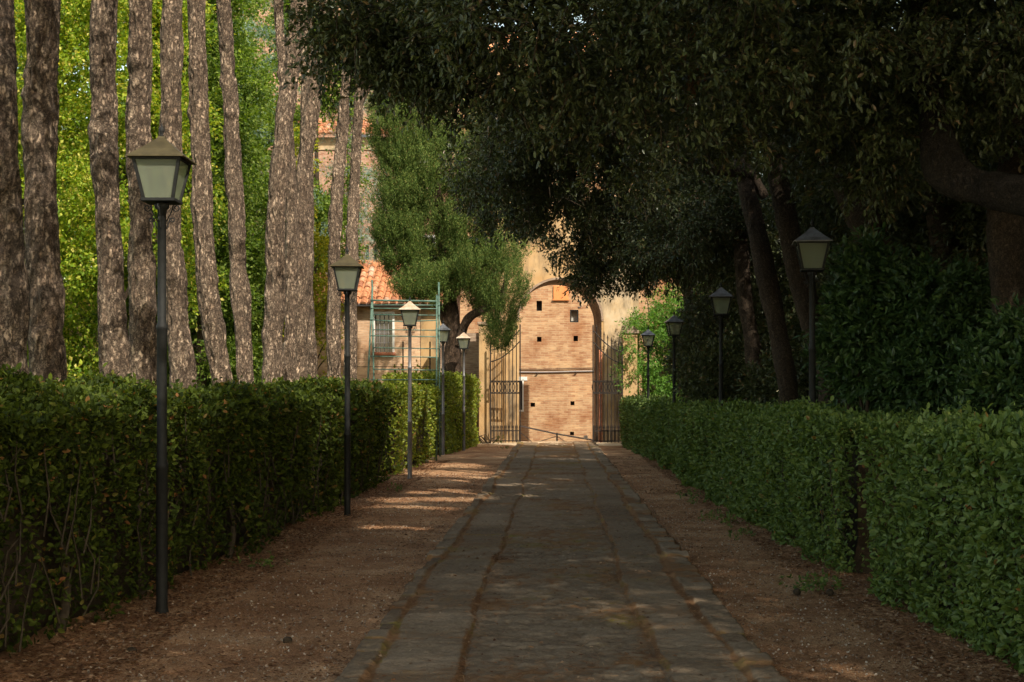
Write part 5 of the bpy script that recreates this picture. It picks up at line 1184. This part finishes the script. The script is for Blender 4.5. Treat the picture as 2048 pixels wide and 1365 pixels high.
mb = MB(); mb.add([(-6.8, -.4, 19.9), (6.8, -.4, 19.9), (6.8, 3, 21.5), (-6.8, 3, 21.5), (-6.8, 6.4, 19.9), (6.8, 6.4, 19.9)], [(0, 1, 2, 3), (3, 2, 5, 4)]); mb.build('roof', M['terra'], tb)
for k in range(4):
    for z in (8, 13):
        f = MB(); f.box((-4.5 + 3 * k, -.02, z), (1.0, .08, 1.7)); w_ = f.build('window', M['white'], tb); g_ = MB(); g_.box((-4.5 + 3 * k, -.05, z), (.8, .06, 1.5)); g_.build('pane', M['glass'], w_)
lh = empty('brick_house', (-20.5, 58, 0), 'orange brick house glimpsed low between the leftmost pine trunks', 'house')
mb = MB(); mb.box((0, 2, 2.4), (9, 4, 4.8)); mb.build('wall', M['brickpink'], lh)
tile_roof(-4.9, 4.9, -.5, 4.8, 2, 6.2, 1.5, lh)
for u in (-2.4, 0.3, 2.9):
    mb = MB(); mb.box((u, -.02, 2.6), (.9, .06, 1.4)); mb.build('window', M['glass'], lh)

# ------------------------------------------------------------------ scaffold
SY = 34.6
sc = empty('scaffold', (-3.66, SY, 0), 'green metal scaffold tower straddling the sunlit hedge', 'scaffold')
def T(px, py, Y): return W(px, py, Y) - np.array([-3.66, SY, 0])
posts = [((735, 780), (745, 575), 34.4), ((748, 780), (744, 560), 36.0), ((873, 918), (873.5, 590), 34.4), ((880, 911), (877.5, 565), 36.0)]
for (a, b, Y) in posts:
    p0, p1 = T(*a, Y), T(*b, Y); d = (p1 - p0) / (p1[2] - p0[2]); p0 = p0 - d * (p0[2] + .02)
    mb = MB(); mb.tube([p0, p1], .022, 8); mb.build('upright', M['green'], sc, True)
for i, (y0, y1) in enumerate([(601, 603), (617, 618), (640, 641), (672, 674), (713, 715), (760, 760)]):
    mb = MB(); pts = spline([T(741, y0, 34.38), T(805, (y0 + y1) / 2 + (3 if i == 2 else 0), 34.38), T(873, y1, 34.38)], 7); mb.tube(pts, .015 if i else .026, 6); mb.build('rung', M['green'], sc, True)
for i, (y0, y1) in enumerate([(610, 611), (630, 631), (660, 661), (696, 698), (739, 741)]):
    mb = MB(); mb.tube([T(747, y0, 35.98), T(879, y1, 35.98)], .015, 6); mb.build('rung', M['green'], sc, True)
for (a, b) in (((745, 590), (744, 585)), ((873.5, 600), (877.5, 590))):
    mb = MB(); mb.tube([T(*a, 34.4), T(*b, 36.0)], .015, 6); mb.build('end_rail', M['green'], sc, True)

# wire fence in front of the house
wf = empty('wire_fence', (-5.4, 44.6, 0), 'dark wire fence on thin posts before the low brick house', 'fence')
for px in (690, 806, 860):
    p0 = W(px, 680, 44.6); mb = MB(); mb.tube([(p0[0] + 5.4, 0, 0), (p0[0] + 5.4, 0, 3.2)], .022, 6); mb.build('fence_post', M['iron'], wf)
mb = MB()
for z in (2.42, 1.9, 1.4): mb.tube([(-1.3, 0, z), (1.5, 0, z)], .010, 4)
mb.build('wire', M['iron'], wf)
# loose bits on the ground
for i, (px, py, Y) in enumerate([(835, 1305, 0), (255, 1310, 0), (570, 1290, 0), (1600, 1190, 0), (1665, 1190, 0), (1370, 993, 0)]):
    Yq = F * EYE / (py - VPY); p_ = W(px, py, Yq)
    mb = MB(); mb.lathe((0, 0, .0), [(.001, 0), (.022, .006), (.032, .02), (.030, .035), (.018, .055), (.001, .066)], 9)
    if abs(p_[0]) < 1.2: continue
    o = mb.build('pine_cone', M['twig'], None, True); o.location = (p_[0], p_[1], .012); o.rotation_euler = (1.3, .2, i * 1.3)
    tag(o, 'dark fallen pine cone lying on the gravel', 'pine cone', 'fallen pine cones')

# ------------------------------------------------------------------ light, sky, camera
wd = bpy.data.worlds.new('World'); S.world = wd; wd.use_nodes = True
nt = wd.node_tree; bg = nt.nodes['Background']; sky = nt.nodes.new('ShaderNodeTexSky'); sky.sky_type = 'NISHITA'; sky.sun_disc = False
sky.sun_elevation = SUN_EL; sky.sun_rotation = math.atan2(SUN[0], SUN[1]); 
wm = nt.nodes.new('ShaderNodeMix'); wm.data_type = 'RGBA'; wm.blend_type = 'MULTIPLY'; wm.inputs[0].default_value = 1; wm.inputs[7].default_value = (1.0, .83, .58, 1)
nt.links.new(sky.outputs[0], wm.inputs[6]); nt.links.new(wm.outputs[2], bg.inputs['Color']); bg.inputs['Strength'].default_value = .15
sl = bpy.data.lights.new('sun', 'SUN'); sl.energy = 2.0; sl.angle = math.radians(.53); sl.color = (1.0, .93, .80)
so = bpy.data.objects.new('sun', sl); COL.objects.link(so); so.rotation_euler = Vector(SUN).to_track_quat('Z', 'Y').to_euler(); so.location = (10, -20, 30)
cam = bpy.data.cameras.new('camera'); co = bpy.data.objects.new('camera', cam); COL.objects.link(co)
co.location = (0, 0, EYE); co.rotation_euler = (math.pi / 2, 0, 0)
cam.sensor_width = 36; cam.lens = F / 2048 * 36; cam.shift_x = -(VPX - 1024) / 2048; cam.shift_y = (VPY - 682.5) / 2048
cam.clip_end = 3000; cam.clip_start = .1
S.camera = co
S.view_settings.view_transform = 'Standard'; S.view_settings.look = 'None'; S.view_settings.exposure = 1.7; S.view_settings.gamma = 1
S.cycles.max_bounces = 6; S.cycles.diffuse_bounces = 3; S.cycles.glossy_bounces = 2; S.cycles.transmission_bounces = 4; S.cycles.transparent_max_bounces = 6
S.cycles.use_denoising = True
